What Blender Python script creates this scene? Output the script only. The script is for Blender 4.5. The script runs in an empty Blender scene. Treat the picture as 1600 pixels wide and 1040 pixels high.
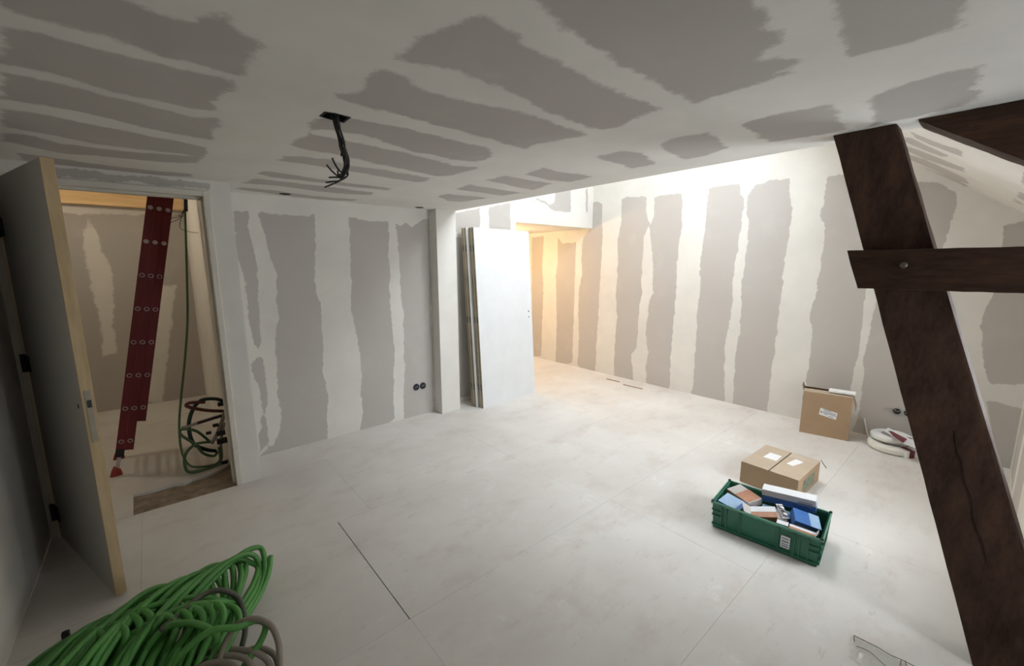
import bpy, bmesh, math, random
import numpy as np
from mathutils import Vector, Matrix

# ------------------------------------------------------------------ camera, world, exposure
scene = bpy.context.scene
COL = scene.collection
F_PX, YAW, PITCH, ROLL, CAM_H = 654.63, math.radians(40.607), math.radians(9.275), math.radians(-0.187), 1.6
d_ = np.array([math.sin(YAW)*math.cos(PITCH), math.cos(YAW)*math.cos(PITCH), -math.sin(PITCH)])
r0 = np.array([math.cos(YAW), -math.sin(YAW), 0.0]); u0 = np.cross(r0, d_)
r_ = r0*math.cos(ROLL) + u0*math.sin(ROLL); u_ = -r0*math.sin(ROLL) + u0*math.cos(ROLL)
cam_data = bpy.data.cameras.new('camera'); cam = bpy.data.objects.new('camera', cam_data); COL.objects.link(cam)
cam_data.sensor_fit = 'HORIZONTAL'; cam_data.sensor_width = 36.0; cam_data.lens = 36.0*F_PX/1600.0
cam_data.clip_start = 0.02
m = Matrix.Identity(4)
for i in range(3):
    m[i][0], m[i][1], m[i][2] = r_[i], u_[i], -d_[i]
m[2][3] = CAM_H
cam.matrix_world = m
scene.camera = cam

world = bpy.data.worlds.new('overcast_sky'); scene.world = world; world.use_nodes = True
bg = world.node_tree.nodes['Background']
bg.inputs[0].default_value = (0.865, 0.93, 1.0, 1.0); bg.inputs[1].default_value = 17.0
scene.view_settings.view_transform = 'Standard'; scene.view_settings.look = 'None'
scene.view_settings.exposure = 0.20; scene.view_settings.gamma = 1.0
scene.view_settings.use_curve_mapping = False
scene.cycles.use_denoising = True
scene.cycles.max_bounces = 8; scene.cycles.diffuse_bounces = 6; scene.cycles.use_adaptive_sampling = True; scene.cycles.adaptive_threshold = 0.02
scene.cycles.transparent_max_bounces = 12
scene.cycles.sample_clamp_indirect = 8.0

WIN_KNEE = (2.70, 3.36, 0.65, 1.62)       # x0 x1 z0 z1 of the knee wall window
WIN_DORMER = (1.72, 2.22, 0.90, 1.62)
SKY_A = (2.70, 4.25, 1.34, 2.30)          # x0 x1 y0 y1 of the roof light
YDO_ = -1.0                               # dormer wall plane
ROOF0, RS = 1.99, 0.724                   # roof lining: z = ROOF0 + RS*y

def portal(loc, rot, sx, sy):
    l = bpy.data.lights.new('daylight_portal', 'AREA'); l.shape = 'RECTANGLE'; l.size = sx; l.size_y = sy
    l.cycles.is_portal = True
    o = bpy.data.objects.new('daylight_portal', l); o.location = loc; o.rotation_euler = rot; COL.objects.link(o)
# area lights shine along their local -Z
portal(((WIN_KNEE[0]+WIN_KNEE[1])/2, -0.45, (WIN_KNEE[2]+WIN_KNEE[3])/2), (math.radians(90), 0, 0), WIN_KNEE[1]-WIN_KNEE[0], WIN_KNEE[3]-WIN_KNEE[2])
portal(((WIN_DORMER[0]+WIN_DORMER[1])/2, YDO_-0.24, (WIN_DORMER[2]+WIN_DORMER[3])/2), (math.radians(90), 0, 0), WIN_DORMER[1]-WIN_DORMER[0], WIN_DORMER[3]-WIN_DORMER[2])
_ya = (SKY_A[2]+SKY_A[3])/2; _n = Vector((0, -RS, 1)).normalized()
portal(Vector(((SKY_A[0]+SKY_A[1])/2, _ya, ROOF0+RS*_ya)) + _n*0.21, (math.atan(RS), 0, 0), SKY_A[1]-SKY_A[0], (SKY_A[3]-SKY_A[2])*math.hypot(1, RS))

# ------------------------------------------------------------------ helpers
def ray(x, y): return d_ + r_*(x-800)/F_PX - u_*(y-520)/F_PX
def at(x, y, ax, val):
    """point of the place seen at photo pixel x, y on the plane axis ax = val"""
    v = ray(x, y); o = np.array([0, 0, CAM_H]); return o + (val-o[ax])/v[ax]*v
def at_roof(x, y):
    v = ray(x, y); t = (CAM_H-ROOF0)/(RS*v[1]-v[2]); return np.array([0, 0, CAM_H]) + t*v

def tag(o, label=None, cat=None, group=None, kind=None):
    if label: o['label'] = label
    if cat: o['category'] = cat
    if group: o['group'] = group
    if kind: o['kind'] = kind
    return o
def empty(name, loc=(0, 0, 0), rot=(0, 0, 0)):
    o = bpy.data.objects.new(name, None); o.location = loc; o.rotation_euler = rot; o.empty_display_size = 0.05
    COL.objects.link(o); return o

class MB:
    """collects shapes into one mesh"""
    def __init__(s): s.v = []; s.f = []
    def add(s, vs, fs):
        b = len(s.v); s.v += [tuple(map(float, p)) for p in vs]; s.f += [tuple(b+i for i in q) for q in fs]; return s
    def box(s, lo, hi, M=None):
        x0, y0, z0 = lo; x1, y1, z1 = hi
        vs = [(x0,y0,z0),(x1,y0,z0),(x1,y1,z0),(x0,y1,z0),(x0,y0,z1),(x1,y0,z1),(x1,y1,z1),(x0,y1,z1)]
        if M is not None: vs = [M @ Vector(p) for p in vs]
        return s.add(vs, [(0,3,2,1),(4,5,6,7),(0,1,5,4),(1,2,6,5),(2,3,7,6),(3,0,4,7)])
    def prism(s, poly, vec):
        n = len(poly); vec = Vector(vec); A = [Vector(p) for p in poly]; B = [p+vec for p in A]
        fs = [tuple(range(n))[::-1], tuple(range(n, 2*n))] + [(i, (i+1) % n, n+(i+1) % n, n+i) for i in range(n)]
        return s.add(A+B, fs)
    def tube(s, pts, rad, seg=8, closed=False):
        P = [Vector(p) for p in pts]; n = len(P)
        rads = rad if isinstance(rad, (list, tuple)) else [rad]*n
        T = []
        for i in range(n):
            a = P[(i-1) % n] if closed or i > 0 else P[0]; b = P[(i+1) % n] if closed or i < n-1 else P[-1]
            t = (b-a); T.append(t.normalized() if t.length > 1e-9 else Vector((0, 0, 1)))
        nrm = T[0].orthogonal().normalized(); vs = []
        for i in range(n):
            nrm = (nrm - T[i]*nrm.dot(T[i])); nrm = nrm.normalized() if nrm.length > 1e-6 else T[i].orthogonal().normalized()
            bn = T[i].cross(nrm)
            for k in range(seg):
                a = 2*math.pi*k/seg; vs.append(P[i] + (nrm*math.cos(a)+bn*math.sin(a))*rads[i])
        fs = []
        for i in range(n if closed else n-1):
            j = (i+1) % n
            for k in range(seg):
                k2 = (k+1) % seg; fs.append((i*seg+k, i*seg+k2, j*seg+k2, j*seg+k))
        if not closed:
            fs.append(tuple(range(seg))[::-1]); fs.append(tuple((n-1)*seg+k for k in range(seg)))
        return s.add(vs, fs)
    def lathe(s, prof, M, seg=24, close=True):
        """profile (r, z) turned about local z"""
        n = len(prof); vs = []
        for k in range(seg):
            a = 2*math.pi*k/seg
            for r, z in prof: vs.append(M @ Vector((r*math.cos(a), r*math.sin(a), z)))
        fs = []
        for k in range(seg):
            k2 = (k+1) % seg
            for i in range(n if close else n-1):
                j = (i+1) % n; fs.append((k*n+i, k2*n+i, k2*n+j, k*n+j))
        return s.add(vs, fs)
    def disc(s, M, r, seg=16, z=0, hgt=0.002):
        A = [M @ Vector((r*math.cos(2*math.pi*k/seg), r*math.sin(2*math.pi*k/seg), z)) for k in range(seg)]
        return s.prism(A, M.to_3x3() @ Vector((0, 0, hgt)))
    def build(s, name, mat, parent=None, bevel=0, smooth=False, world=True, bseg=1):
        vs = [Vector(p) for p in s.v]
        if parent is not None and world: 
            Mi = parent_matrix(parent).inverted(); vs = [Mi @ p for p in vs]
        me = bpy.data.meshes.new(name); me.from_pydata([tuple(p) for p in vs], [], s.f); me.update()
        bm = bmesh.new(); bm.from_mesh(me)
        bmesh.ops.recalc_face_normals(bm, faces=bm.faces)
        if bevel > 0:
            bmesh.ops.bevel(bm, geom=[e for e in bm.edges if e.is_manifold and e.calc_face_angle(0) > 0.5], offset=bevel, segments=bseg, affect='EDGES', profile=0.6)
        bm.to_mesh(me); bm.free()
        if smooth:
            for p in me.polygons: p.use_smooth = True
        me.materials.append(mat)
        o = bpy.data.objects.new(name, me); COL.objects.link(o)
        if parent is not None: o.parent = parent
        return o
def parent_matrix(o):
    M = Matrix.LocRotScale(o.location, o.rotation_euler, None)
    return parent_matrix(o.parent) @ M if o.parent else M

def spline(pts, n=8, closed=False):
    """Catmull-Rom through the points"""
    P = [Vector(p) for p in pts]; N = len(P); out = []
    for i in range(N if closed else N-1):
        g = lambda k: P[k % N] if closed else P[max(0, min(N-1, k))]
        a, b, c, d = g(i-1), g(i), g(i+1), g(i+2)
        for k in range(n):
            t = k/n
            out.append(0.5*((2*b)+(c-a)*t+(2*a-5*b+4*c-d)*t*t+(3*b-3*c+d-a)*t**3))
    if not closed: out.append(P[-1])
    return out

# ------------------------------------------------------------------ materials
MATS = {}
def nodes_of(name):
    mt = bpy.data.materials.new(name); mt.use_nodes = True; nt = mt.node_tree
    return mt, nt, nt.nodes['Principled BSDF']
def N(nt, t, **kw):
    n = nt.nodes.new(t)
    for k, v in kw.items(): setattr(n, k, v)
    return n
def mathn(nt, op, a, b=None):
    n = N(nt, 'ShaderNodeMath', operation=op)
    for i, q in enumerate((a, b)):
        if q is None: continue
        if isinstance(q, (int, float)): n.inputs[i].default_value = q
        else: nt.links.new(q, n.inputs[i])
    return n.outputs[0]
def mixc(nt, fac, a, b):
    n = N(nt, 'ShaderNodeMix', data_type='RGBA')
    for sock, q in ((n.inputs[0], fac), (n.inputs[6], a), (n.inputs[7], b)):
        if isinstance(q, (int, float)): sock.default_value = q
        elif isinstance(q, tuple): sock.default_value = (*q, 1) if len(q) == 3 else q
        else: nt.links.new(q, sock)
    return n.outputs[2]
def noise(nt, vec, scale, detail=3, rough=0.5, out=0):
    n = N(nt, 'ShaderNodeTexNoise'); n.inputs['Scale'].default_value = scale; n.inputs['Detail'].default_value = detail
    n.inputs['Roughness'].default_value = rough
    if vec is not None: nt.links.new(vec, n.inputs['Vector'])
    return n.outputs[out]
def maprange(nt, v, a, b, c=0.0, d=1.0, smooth=False):
    n = N(nt, 'ShaderNodeMapRange')
    if smooth: n.interpolation_type = 'SMOOTHSTEP'
    nt.links.new(v, n.inputs[0])
    for i, q in enumerate((a, b, c, d)): n.inputs[i+1].default_value = q
    return n.outputs[0]
def scaled(nt, vec, s):
    n = N(nt, 'ShaderNodeMapping'); nt.links.new(vec, n.inputs[0]); n.inputs['Scale'].default_value = s; return n.outputs[0]
def bump(nt, bs, h, strength=0.2, dist=0.01):
    n = N(nt, 'ShaderNodeBump'); n.inputs['Strength'].default_value = strength; n.inputs['Distance'].default_value = dist
    nt.links.new(h, n.inputs['Height']); nt.links.new(n.outputs[0], bs.inputs['Normal'])
def simple(name, col, rough=0.6, metal=0.0, var=0.12, vscale=8.0, bmp=0.0, bscale=60.0, stretch=None, spec=0.5):
    if name in MATS: return MATS[name]
    mt, nt, bs = nodes_of(name)
    vec = N(nt, 'ShaderNodeTexCoord').outputs['Object']
    if stretch: vec = scaled(nt, vec, stretch)
    n = noise(nt, vec, vscale, 4, 0.6)
    dark = tuple(c*(1-var) for c in col); light = tuple(min(1, c*(1+var)) for c in col)
    nt.links.new(mixc(nt, maprange(nt, n, 0.3, 0.7), dark, light), bs.inputs['Base Color'])
    bs.inputs['Roughness'].default_value = rough; bs.inputs['Metallic'].default_value = metal
    bs.inputs['Specular IOR Level'].default_value = spec
    if bmp: bump(nt, bs, noise(nt, vec, bscale, 4, 0.6), bmp, 0.01)
    MATS[name] = mt; return mt

BOARD = (0.500, 0.472, 0.440); FILLER = (0.745, 0.722, 0.672)
def plaster(name, feather=0.004, rag=0.022, board=BOARD, filler=FILLER):
    """grey plasterboard card with pale joint filler: attribute 'board' is the signed distance inside a bare patch"""
    mt, nt, bs = nodes_of(name)
    pos = N(nt, 'ShaderNodeNewGeometry').outputs['Position']
    at_ = N(nt, 'ShaderNodeAttribute', attribute_name='board').outputs['Fac']
    n1 = maprange(nt, noise(nt, pos, 9.0, 5, 0.68), 0, 1, -rag*1.6, rag*1.6)
    n2 = maprange(nt, noise(nt, pos, 55.0, 3, 0.6), 0, 1, -rag*0.28, rag*0.28)
    s = mathn(nt, 'ADD', mathn(nt, 'ADD', at_, n1), n2)
    mask = maprange(nt, s, -feather, feather, 0, 1, True)
    # thin skim left on the card, and mottling of the filler
    sm = maprange(nt, noise(nt, pos, 3.1, 5, 0.65), 0.56, 0.75, 0, 0.16)
    bcol = mixc(nt, sm, board, filler)
    bcol = mixc(nt, maprange(nt, noise(nt, pos, 1.4, 3), 0.35, 0.65), bcol, mixc(nt, 0.10, bcol, (0.30, 0.27, 0.24)))
    fcol = mixc(nt, maprange(nt, noise(nt, pos, 2.3, 5, 0.6), 0.35, 0.7), filler, tuple(c*0.90 for c in filler))
    nt.links.new(mixc(nt, mask, fcol, bcol), bs.inputs['Base Color'])
    bs.inputs['Roughness'].default_value = 0.85; bs.inputs['Specular IOR Level'].default_value = 0.25
    h = mathn(nt, 'ADD', mathn(nt, 'MULTIPLY', mask, -0.6), mathn(nt, 'MULTIPLY', noise(nt, pos, 40, 3), 0.35))
    bump(nt, bs, h, 0.12, 0.004)
    MATS[name] = mt; return mt
M_WALL = plaster('plasterboard_wall')
M_CEIL = plaster('plasterboard_ceiling', feather=0.014, rag=0.030, board=(0.470, 0.442, 0.412))
M_PLASTER = simple('plain_filler', FILLER, 0.85, var=0.05, vscale=3, bmp=0.05, spec=0.25)

def floor_mat():
    mt, nt, bs = nodes_of('gypsum_fibre_floor')
    pos = N(nt, 'ShaderNodeNewGeometry').outputs['Position']
    base = mixc(nt, maprange(nt, noise(nt, pos, 1.1, 5, 0.6), 0.3, 0.7), (0.60, 0.57, 0.53), (0.735, 0.715, 0.68))
    st = maprange(nt, noise(nt, scaled(nt, pos, (1.0, 1.6, 1)), 2.4, 7, 0.72), 0.52, 0.78, 0, 0.52)
    base = mixc(nt, st, base, (0.47, 0.385, 0.32))
    sc = maprange(nt, noise(nt, scaled(nt, pos, (2.0, 7.0, 1)), 3.0, 6, 0.7), 0.60, 0.76, 0, 0.50)
    base = mixc(nt, sc, base, (0.36, 0.32, 0.28))
    sp = maprange(nt, noise(nt, pos, 38, 2, 0.5), 0.74, 0.80, 0, 0.4)
    base = mixc(nt, sp, base, (0.35, 0.29, 0.24))
    wh = maprange(nt, noise(nt, pos, 4.3, 6, 0.7), 0.62, 0.74, 0, 0.6)
    base = mixc(nt, wh, base, (0.80, 0.79, 0.76))
    nt.links.new(base, bs.inputs['Base Color'])
    bs.inputs['Roughness'].default_value = 0.62; bs.inputs['Specular IOR Level'].default_value = 0.35
    bump(nt, bs, noise(nt, pos, 25, 4), 0.06, 0.004)
    return mt
M_FLOOR = floor_mat()
M_SCREED = simple('brown_screed', (0.27, 0.215, 0.155), 0.95, var=0.35, vscale=14, bmp=0.6, bscale=45)

def wood_mat(name, a, b, scale=(1, 1, 1), rough=0.6, rings=9.0):
    mt, nt, bs = nodes_of(name)
    vec = scaled(nt, N(nt, 'ShaderNodeTexCoord').outputs['Object'], scale)
    n = noise(nt, vec, rings, 6, 0.65)
    n2 = noise(nt, vec, rings*6, 3, 0.5)
    f = mathn(nt, 'ADD', mathn(nt, 'MULTIPLY', n, 0.75), mathn(nt, 'MULTIPLY', n2, 0.25))
    nt.links.new(mixc(nt, maprange(nt, f, 0.35, 0.65), a, b), bs.inputs['Base Color'])
    bs.inputs['Roughness'].default_value = rough; bs.inputs['Specular IOR Level'].default_value = 0.25; bump(nt, bs, f, 0.25, 0.004)
    MATS[name] = mt; return mt
M_BEAM = wood_mat('dark_stained_timber', (0.030, 0.014, 0.009), (0.088, 0.047, 0.031), (5, 2.2, 0.8), 0.7, 6)
M_BEAM_H = wood_mat('dark_stained_timber_tie', (0.030, 0.014, 0.008), (0.080, 0.041, 0.024), (5, 0.6, 3.0), 0.65, 6)
M_PINE = wood_mat('raw_pine', (0.50, 0.37, 0.21), (0.63, 0.50, 0.32), (8, 8, 0.8), 0.6, 3)
M_PINE_X = wood_mat('raw_pine_joist', (0.60, 0.38, 0.17), (0.78, 0.55, 0.29), (0.7, 6, 8), 0.6, 3)
M_CORE = wood_mat('chipboard_door_edge', (0.24, 0.195, 0.12), (0.46, 0.39, 0.27), (6, 6, 0.9), 0.8, 4)
M_LEAF = simple('white_primed_door', (0.74, 0.75, 0.75), 0.45, var=0.03, vscale=5)
M_LEAF_SHADED = simple('shaded_door_face', (0.46, 0.445, 0.42), 0.55, var=0.05, vscale=4)  # shade on the open leaf is put into this darker grey
M_FRAME = simple('painted_door_frame', (0.66, 0.63, 0.56), 0.5, var=0.06, vscale=5, bmp=0.05)
M_STEEL = simple('steel', (0.55, 0.54, 0.52), 0.35, 0.9, var=0.1)
M_BLACK = simple('black_plastic', (0.012, 0.012, 0.014), 0.45, var=0.2)
M_DARKNAVY = simple('dark_blue_socket', (0.012, 0.014, 0.045), 0.4, var=0.2)
M_PVC = simple('white_window_frame', (0.80, 0.80, 0.79), 0.35, var=0.02)

def glass():
    mt, nt, bs = nodes_of('window_glass')
    tr = N(nt, 'ShaderNodeBsdfTransparent'); gl = N(nt, 'ShaderNodeBsdfGlossy'); gl.inputs['Roughness'].default_value = 0.0
    mx = N(nt, 'ShaderNodeMixShader'); mx.inputs[0].default_value = 0.06
    nt.links.new(tr.outputs[0], mx.inputs[1]); nt.links.new(gl.outputs[0], mx.inputs[2])
    nt.links.new(mx.outputs[0], nt.nodes['Material Output'].inputs[0]); return mt
M_GLASS = glass()
def emis(name, col, s):
    mt, nt, bs = nodes_of(name); bs.inputs['Base Color'].default_value = (1, 1, 1, 1)
    bs.inputs['Emission Color'].default_value = (*col, 1); bs.inputs['Emission Strength'].default_value = s; return mt

# ------------------------------------------------------------------ plasterboard slabs with traced bare patches
def sdf(P, polys):
    best = np.full(len(P), 9.0); inside = np.zeros(len(P), bool)
    for poly in polys:
        Q = np.array(poly, float); n = len(Q); ins = np.zeros(len(P), bool)
        for i in range(n):
            a, b = Q[i], Q[(i+1) % n]; ab = b-a; L = ab@ab
            if L < 1e-12: continue
            t = np.clip(((P-a)@ab)/L, 0, 1); dd = np.hypot(*(P-a-t[:, None]*ab).T); best = np.minimum(best, dd)
            c = (a[1] > P[:, 1]) != (b[1] > P[:, 1])
            if a[1] != b[1]:
                xs = a[0]+(P[:, 1]-a[1])/(b[1]-a[1])*ab[0]; ins ^= c & (P[:, 0] < xs)
        inside |= ins
    return np.where(inside, best, -best)
def lines(lo, hi, step, extra=()):
    n = max(1, int(round((hi-lo)/step))); L = list(np.linspace(lo, hi, n+1)); ex = [e for e in extra if lo < e < hi]
    L = [q for q in L if all(abs(q-e) > step*0.12 for e in ex) or q in (L[0], L[-1])]
    return np.array(sorted(set(L+ex)))
def slab(name, us, vs, to3, nrm, thick, mat, polys=(), keep=None, invert=False, default=-1.0):
    """front grid (attribute 'board') with a solid body behind it; cells where keep() is false are real openings"""
    U, V = np.meshgrid(us, vs, indexing='ij'); P = np.column_stack([U.ravel(), V.ravel()]); nu, nv = len(us), len(vs)
    s = sdf(P, polys) if len(polys) else np.full(len(P), default)
    if invert: s = -s
    front = np.array([to3(a, b) for a, b in P]); back = front - np.array(nrm)*thick
    faces = []; ec = {}
    for i in range(nu-1):
        for j in range(nv-1):
            if keep and not keep((us[i]+us[i+1])/2, (vs[j]+vs[j+1])/2): continue
            q = (i*nv+j, (i+1)*nv+j, (i+1)*nv+j+1, i*nv+j+1); faces.append(q)
            for k in range(4):
                e = (q[k], q[(k+1) % 4]); key = (min(e), max(e)); ec.setdefault(key, []).append(e)
    n = len(P); allf = list(faces) + [tuple(n+k for k in q[::-1]) for q in faces]
    for es in ec.values():
        if len(es) == 1: a, b = es[0]; allf.append((b, a, n+a, n+b))
    V3 = np.vstack([front, back]); used = np.zeros(2*n, bool)
    for q in allf:
        for k in q: used[k] = True
    idx = np.cumsum(used)-1
    me = bpy.data.meshes.new(name); me.from_pydata([tuple(p) for p in V3[used]], [], [tuple(int(idx[k]) for k in q) for q in allf])
    a = me.attributes.new('board', 'FLOAT', 'POINT'); a.data.foreach_set('value', np.concatenate([s, np.full(n, -1.0)])[used].astype(np.float32))
    bm = bmesh.new(); bm.from_mesh(me); bmesh.ops.recalc_face_normals(bm, faces=bm.faces); bm.to_mesh(me); bm.free()
    me.materials.append(mat); o = bpy.data.objects.new(name, me); COL.objects.link(o); o['kind'] = 'structure'
    return o
def tr(crop, pts):
    x0, y0, s = crop; return [(x0+a/s, y0+b/s) for a, b in pts]
CA = (340, 310, 2.537); CB = (840, 200, 2.1667); CD = (690, 280, 5.2); CR = (1380, 140, 4.727)
C1_ = (0, 0, 2.0); C2_ = (700, 0, 1.7778); C3_ = (340, 160, 3.25); CC = (0, 220, 2.476); PX = (0, 0, 1.0)

H = 2.155          # flat ceiling
XE, XB, XL = 2.50, 4.98, -0.61
YD, YA, YW, YK, YDO = 3.50, 3.94, 4.00, -0.21, YDO_
HEAD = 2.115       # underside of the alcove header

# ---- ceiling
ceil_px = [
 (C1_, [(0,-40),(380,-10),(480,35),(600,75),(700,40),(715,70),(755,110),(835,140),(790,170),(770,230),(745,235),(640,205),(520,180),(400,140),(250,95),(100,55),(0,28)]),
 (C1_, [(0,80),(120,105),(250,140),(400,175),(550,210),(650,235),(735,252),(735,275),(690,290),(665,320),(670,345),(600,340),(480,315),(350,285),(200,240),(100,215),(0,195)]),
 (C1_, [(0,225),(100,240),(200,265),(330,300),(480,335),(600,365),(690,370),(680,400),(655,435),(560,420),(430,395),(300,360),(150,330),(0,310)]),
 (C1_, [(0,340),(120,355),(260,385),(400,410),(550,440),(650,460),(640,490),(560,480),(420,465),(300,450),(150,420),(0,395)]),
 (C1_, [(0,415),(80,420),(200,450),(330,465),(480,480),(630,490),(620,510),(500,505),(330,490),(200,480),(80,455),(0,440)]),
 (C1_, [(60,478),(160,492),(300,513),(450,530),(600,543),(600,552),(440,547),(300,536),(160,517),(60,500)]),
 (PX, [(615,92),(655,60),(700,40),(735,22),(770,22),(790,45),(820,70),(845,85),(880,100),(925,122),(981,149),(1037,170),(1015,175),(970,197),(940,203),(900,192),(850,172),(800,145),(750,122),(700,108),(650,97)]),
 (PX, [(530,148),(565,142),(570,120),(600,108),(615,112),(645,125),(665,142),(700,151),(745,160),(812,174),(869,194),(925,211),(891,216),(840,225),(821,233),(756,214),(700,199),(625,180),(575,168),(530,155)]),
 (C3_, [(480,110),(530,75),(660,75),(800,100),(950,130),(1100,165),(1250,205),(1365,225),(1400,255),(1365,290),(1320,300),(1200,290),(1000,250),(860,205),(750,170),(650,150),(600,140),(470,140)]),
 (C3_, [(465,150),(380,215),(420,235),(600,265),(720,290),(850,320),(1000,350),(1110,375),(1200,370),(1330,330),(1200,320),(1050,280),(900,245),(760,215),(660,195),(500,165)]),
 (C3_, [(330,270),(450,275),(560,290),(680,320),(860,345),(1090,385),(1060,400),(1000,405),(860,380),(700,355),(500,320),(310,295)]),
 (C3_, [(200,360),(230,345),(400,370),(560,395),(750,420),(890,435),(860,445),(700,430),(500,404),(350,388),(270,378)]),
 (C3_, [(130,410),(190,385),(330,400),(500,420),(650,440),(800,458),(780,470),(650,465),(500,450),(330,425)]),
 (C3_, [(95,440),(120,430),(300,448),(450,470),(600,485),(715,490),(690,500),(560,495),(400,480),(250,460)]),
 (C2_, [(1170,265),(1300,225),(1490,178),(1470,200),(1460,235),(1475,260),(1450,290),(1300,325),(1175,350),(1180,300)]),
 (C2_, [(810,345),(900,320),(1055,290),(1080,320),(1110,360),(1000,380),(890,395),(860,370)]),
 (C2_, [(580,402),(640,380),(725,365),(780,410),(720,430),(655,445)]),
 (C2_, [(410,435),(480,420),(540,425),(580,455),(510,467)]),
 (C2_, [(215,485),(265,465),(300,475),(405,490),(340,505),(280,500)]),
 (C2_, [(105,500),(160,488),(290,510),(235,528)]),
 (C2_, [(20,525),(60,512),(200,535),(150,543)]),
 (C2_, [(-30,545),(0,538),(110,550),(40,560),(0,558)]),
 (C2_, [(245,0),(290,50),(340,95),(420,140),(500,190),(580,230),(640,265),(680,290),(760,265),(870,230),(985,195),(915,205),(960,180),(985,165),(860,165),(880,130),(920,120),(920,90),(870,75),(885,30),(850,0),(840,-60),(225,-60)]),
 (C2_, [(1060,0),(1100,60),(1100,100),(1120,160),(1180,145),(1300,110),(1430,75),(1440,30),(1440,-60),(1040,-60)]),
]
cp = [[tuple(at(x, y, 2, H)[:2]) for x, y in tr(c, p)] for c, p in ceil_px]
# boards behind and beside the camera follow the same joint rhythm
for y0, y1 in ((1.02, 1.34), (0.58, 0.92), (0.10, 0.48), (-0.42, -0.02), (-0.95, -0.52)):
    cp.append([(-0.58, y0), (-0.12, y0+0.01), (-0.09, y1-0.02), (-0.58, y1)])
    if y1 < 0.05: cp.append([(0.62, y0), (2.2, y0+0.01), (2.16, y1-0.02), (0.66, y1)])
HOLES = [(0.882, 3.775, 0.036), (2.082, 3.818, 0.036)]
BIG = [tuple(at(480+x/6.93, 160+y/6.93, 2, H)[:2]) for x, y in ((155,150),(205,108),(300,122),(448,160),(380,212),(330,196),(260,182))]
_bc = np.mean(np.array(BIG), axis=0); BIG_CUT = [tuple(_bc+(np.array(q)-_bc)*1.09) for q in BIG]
def in_poly(x, y, Q):
    r = False
    for i in range(len(Q)):
        (ax, ay), (bx, by) = Q[i], Q[(i+1) % len(Q)]
        if (ay > y) != (by > y) and x < ax+(y-ay)/(by-ay)*(bx-ax): r = not r
    return r
def ceil_keep(x, y):
    for hx, hy, hr in HOLES:
        if math.hypot(x-hx, y-hy) < hr+0.003: return False
    return not in_poly(x, y, BIG_CUT)
exu = [h[0]+k*0.006 for h in HOLES for k in range(-7, 8)] + list(np.arange(min(q[0] for q in BIG)-.006, max(q[0] for q in BIG)+.006, 0.005))
exv = [3.73+k*0.0065 for k in range(22)] + list(np.arange(min(q[1] for q in BIG)-.006, max(q[1] for q in BIG)+.006, 0.005))
ceiling = slab('ceiling', lines(XL-0.1, XE, 0.022, exu), lines(YDO-0.1, YA+0.05, 0.022, exv), lambda a, b: (a, b, H), (0, 0, -1), 0.013, M_CEIL, cp, ceil_keep)
M_VOID = simple('dark_ceiling_void', (0.05, 0.042, 0.035), 0.95)
va = MB().box((XL-0.1, YDO-0.1, 2.37), (XE-0.1, YA+0.05, 2.42))
for lo, hi in (((XL-0.1, YDO-0.1, H+0.014), (XL-0.06, YA+0.05, 2.37)), ((XL-0.06, YDO-0.1, H+0.014), (XE-0.1, YDO-0.06, 2.37)), ((XL-0.06, YA+0.01, H+0.014), (XE-0.1, YA+0.05, 2.37)), ((XE-0.14, YDO-0.06, H+0.014), (XE-0.1, YA+0.01, 2.37))):
    va.box(lo, hi)
tag(va.build('ceiling_void_blocker', M_VOID), kind='structure')  # unseen dark shell added to keep sky light out of the ceiling void

M_HOLE = simple('hole_darkness_black', (0.006, 0.006, 0.007), 0.9)  # added black lining and cap stand in for the dark inside the holes
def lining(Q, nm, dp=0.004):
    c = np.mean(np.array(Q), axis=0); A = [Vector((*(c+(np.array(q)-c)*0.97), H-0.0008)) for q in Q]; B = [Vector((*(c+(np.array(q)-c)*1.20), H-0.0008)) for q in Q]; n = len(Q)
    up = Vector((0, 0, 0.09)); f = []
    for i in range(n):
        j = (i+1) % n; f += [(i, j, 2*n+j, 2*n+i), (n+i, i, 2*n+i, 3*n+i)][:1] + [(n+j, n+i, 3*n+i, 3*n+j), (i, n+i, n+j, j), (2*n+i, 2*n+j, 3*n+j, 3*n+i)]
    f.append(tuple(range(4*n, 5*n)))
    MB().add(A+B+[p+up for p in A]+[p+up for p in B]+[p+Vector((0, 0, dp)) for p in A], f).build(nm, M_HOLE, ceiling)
lining(BIG, 'hole_darkness', 0.03)
for hx, hy, hr in HOLES: lining([(hx+hr*math.cos(a), hy+hr*math.sin(a)) for a in np.linspace(0, 2*math.pi, 20, endpoint=False)], 'downlight_darkness')

# ---- far wall behind the room (plane y = YA)
wa = [[(60,48),(118,50),(128,150),(150,250),(162,340),(160,430),(170,500),(175,560),(160,600),(140,560),(120,430),(105,310),(80,230)],
 [(133,660),(160,620),(180,640),(190,700),(195,800),(190,860),(200,930),(205,960),(170,1000),(160,940),(175,900),(172,800),(165,750),(140,700)],
 [(158,50),(240,66),(360,72),(385,58),(388,150),(390,240),(382,300),(395,380),(408,420),(412,500),(420,600),(415,680),(430,740),(440,800),(430,860),(437,960),(160,1035),(200,985),(222,980),(245,930),(252,880),(240,800),(235,700),(232,600),(225,530),(240,470),(235,380),(230,290),(215,250),(195,190),(180,110)],
 [(518,75),(600,88),(675,90),(680,150),(678,230),(686,290),(678,360),(685,430),(692,500),(700,600),(700,700),(696,800),(700,860),(708,870),(640,915),(562,935),(575,850),(568,770),(570,660),(560,600),(545,520),(532,440),(527,300),(525,180)],
 [(705,92),(716,112),(745,95),(770,118),(800,88),(836,78),(845,300),(850,500),(858,700),(862,860),(738,880),(735,780),(742,680),(738,560),(735,440),(725,340),(718,230)]]
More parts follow.
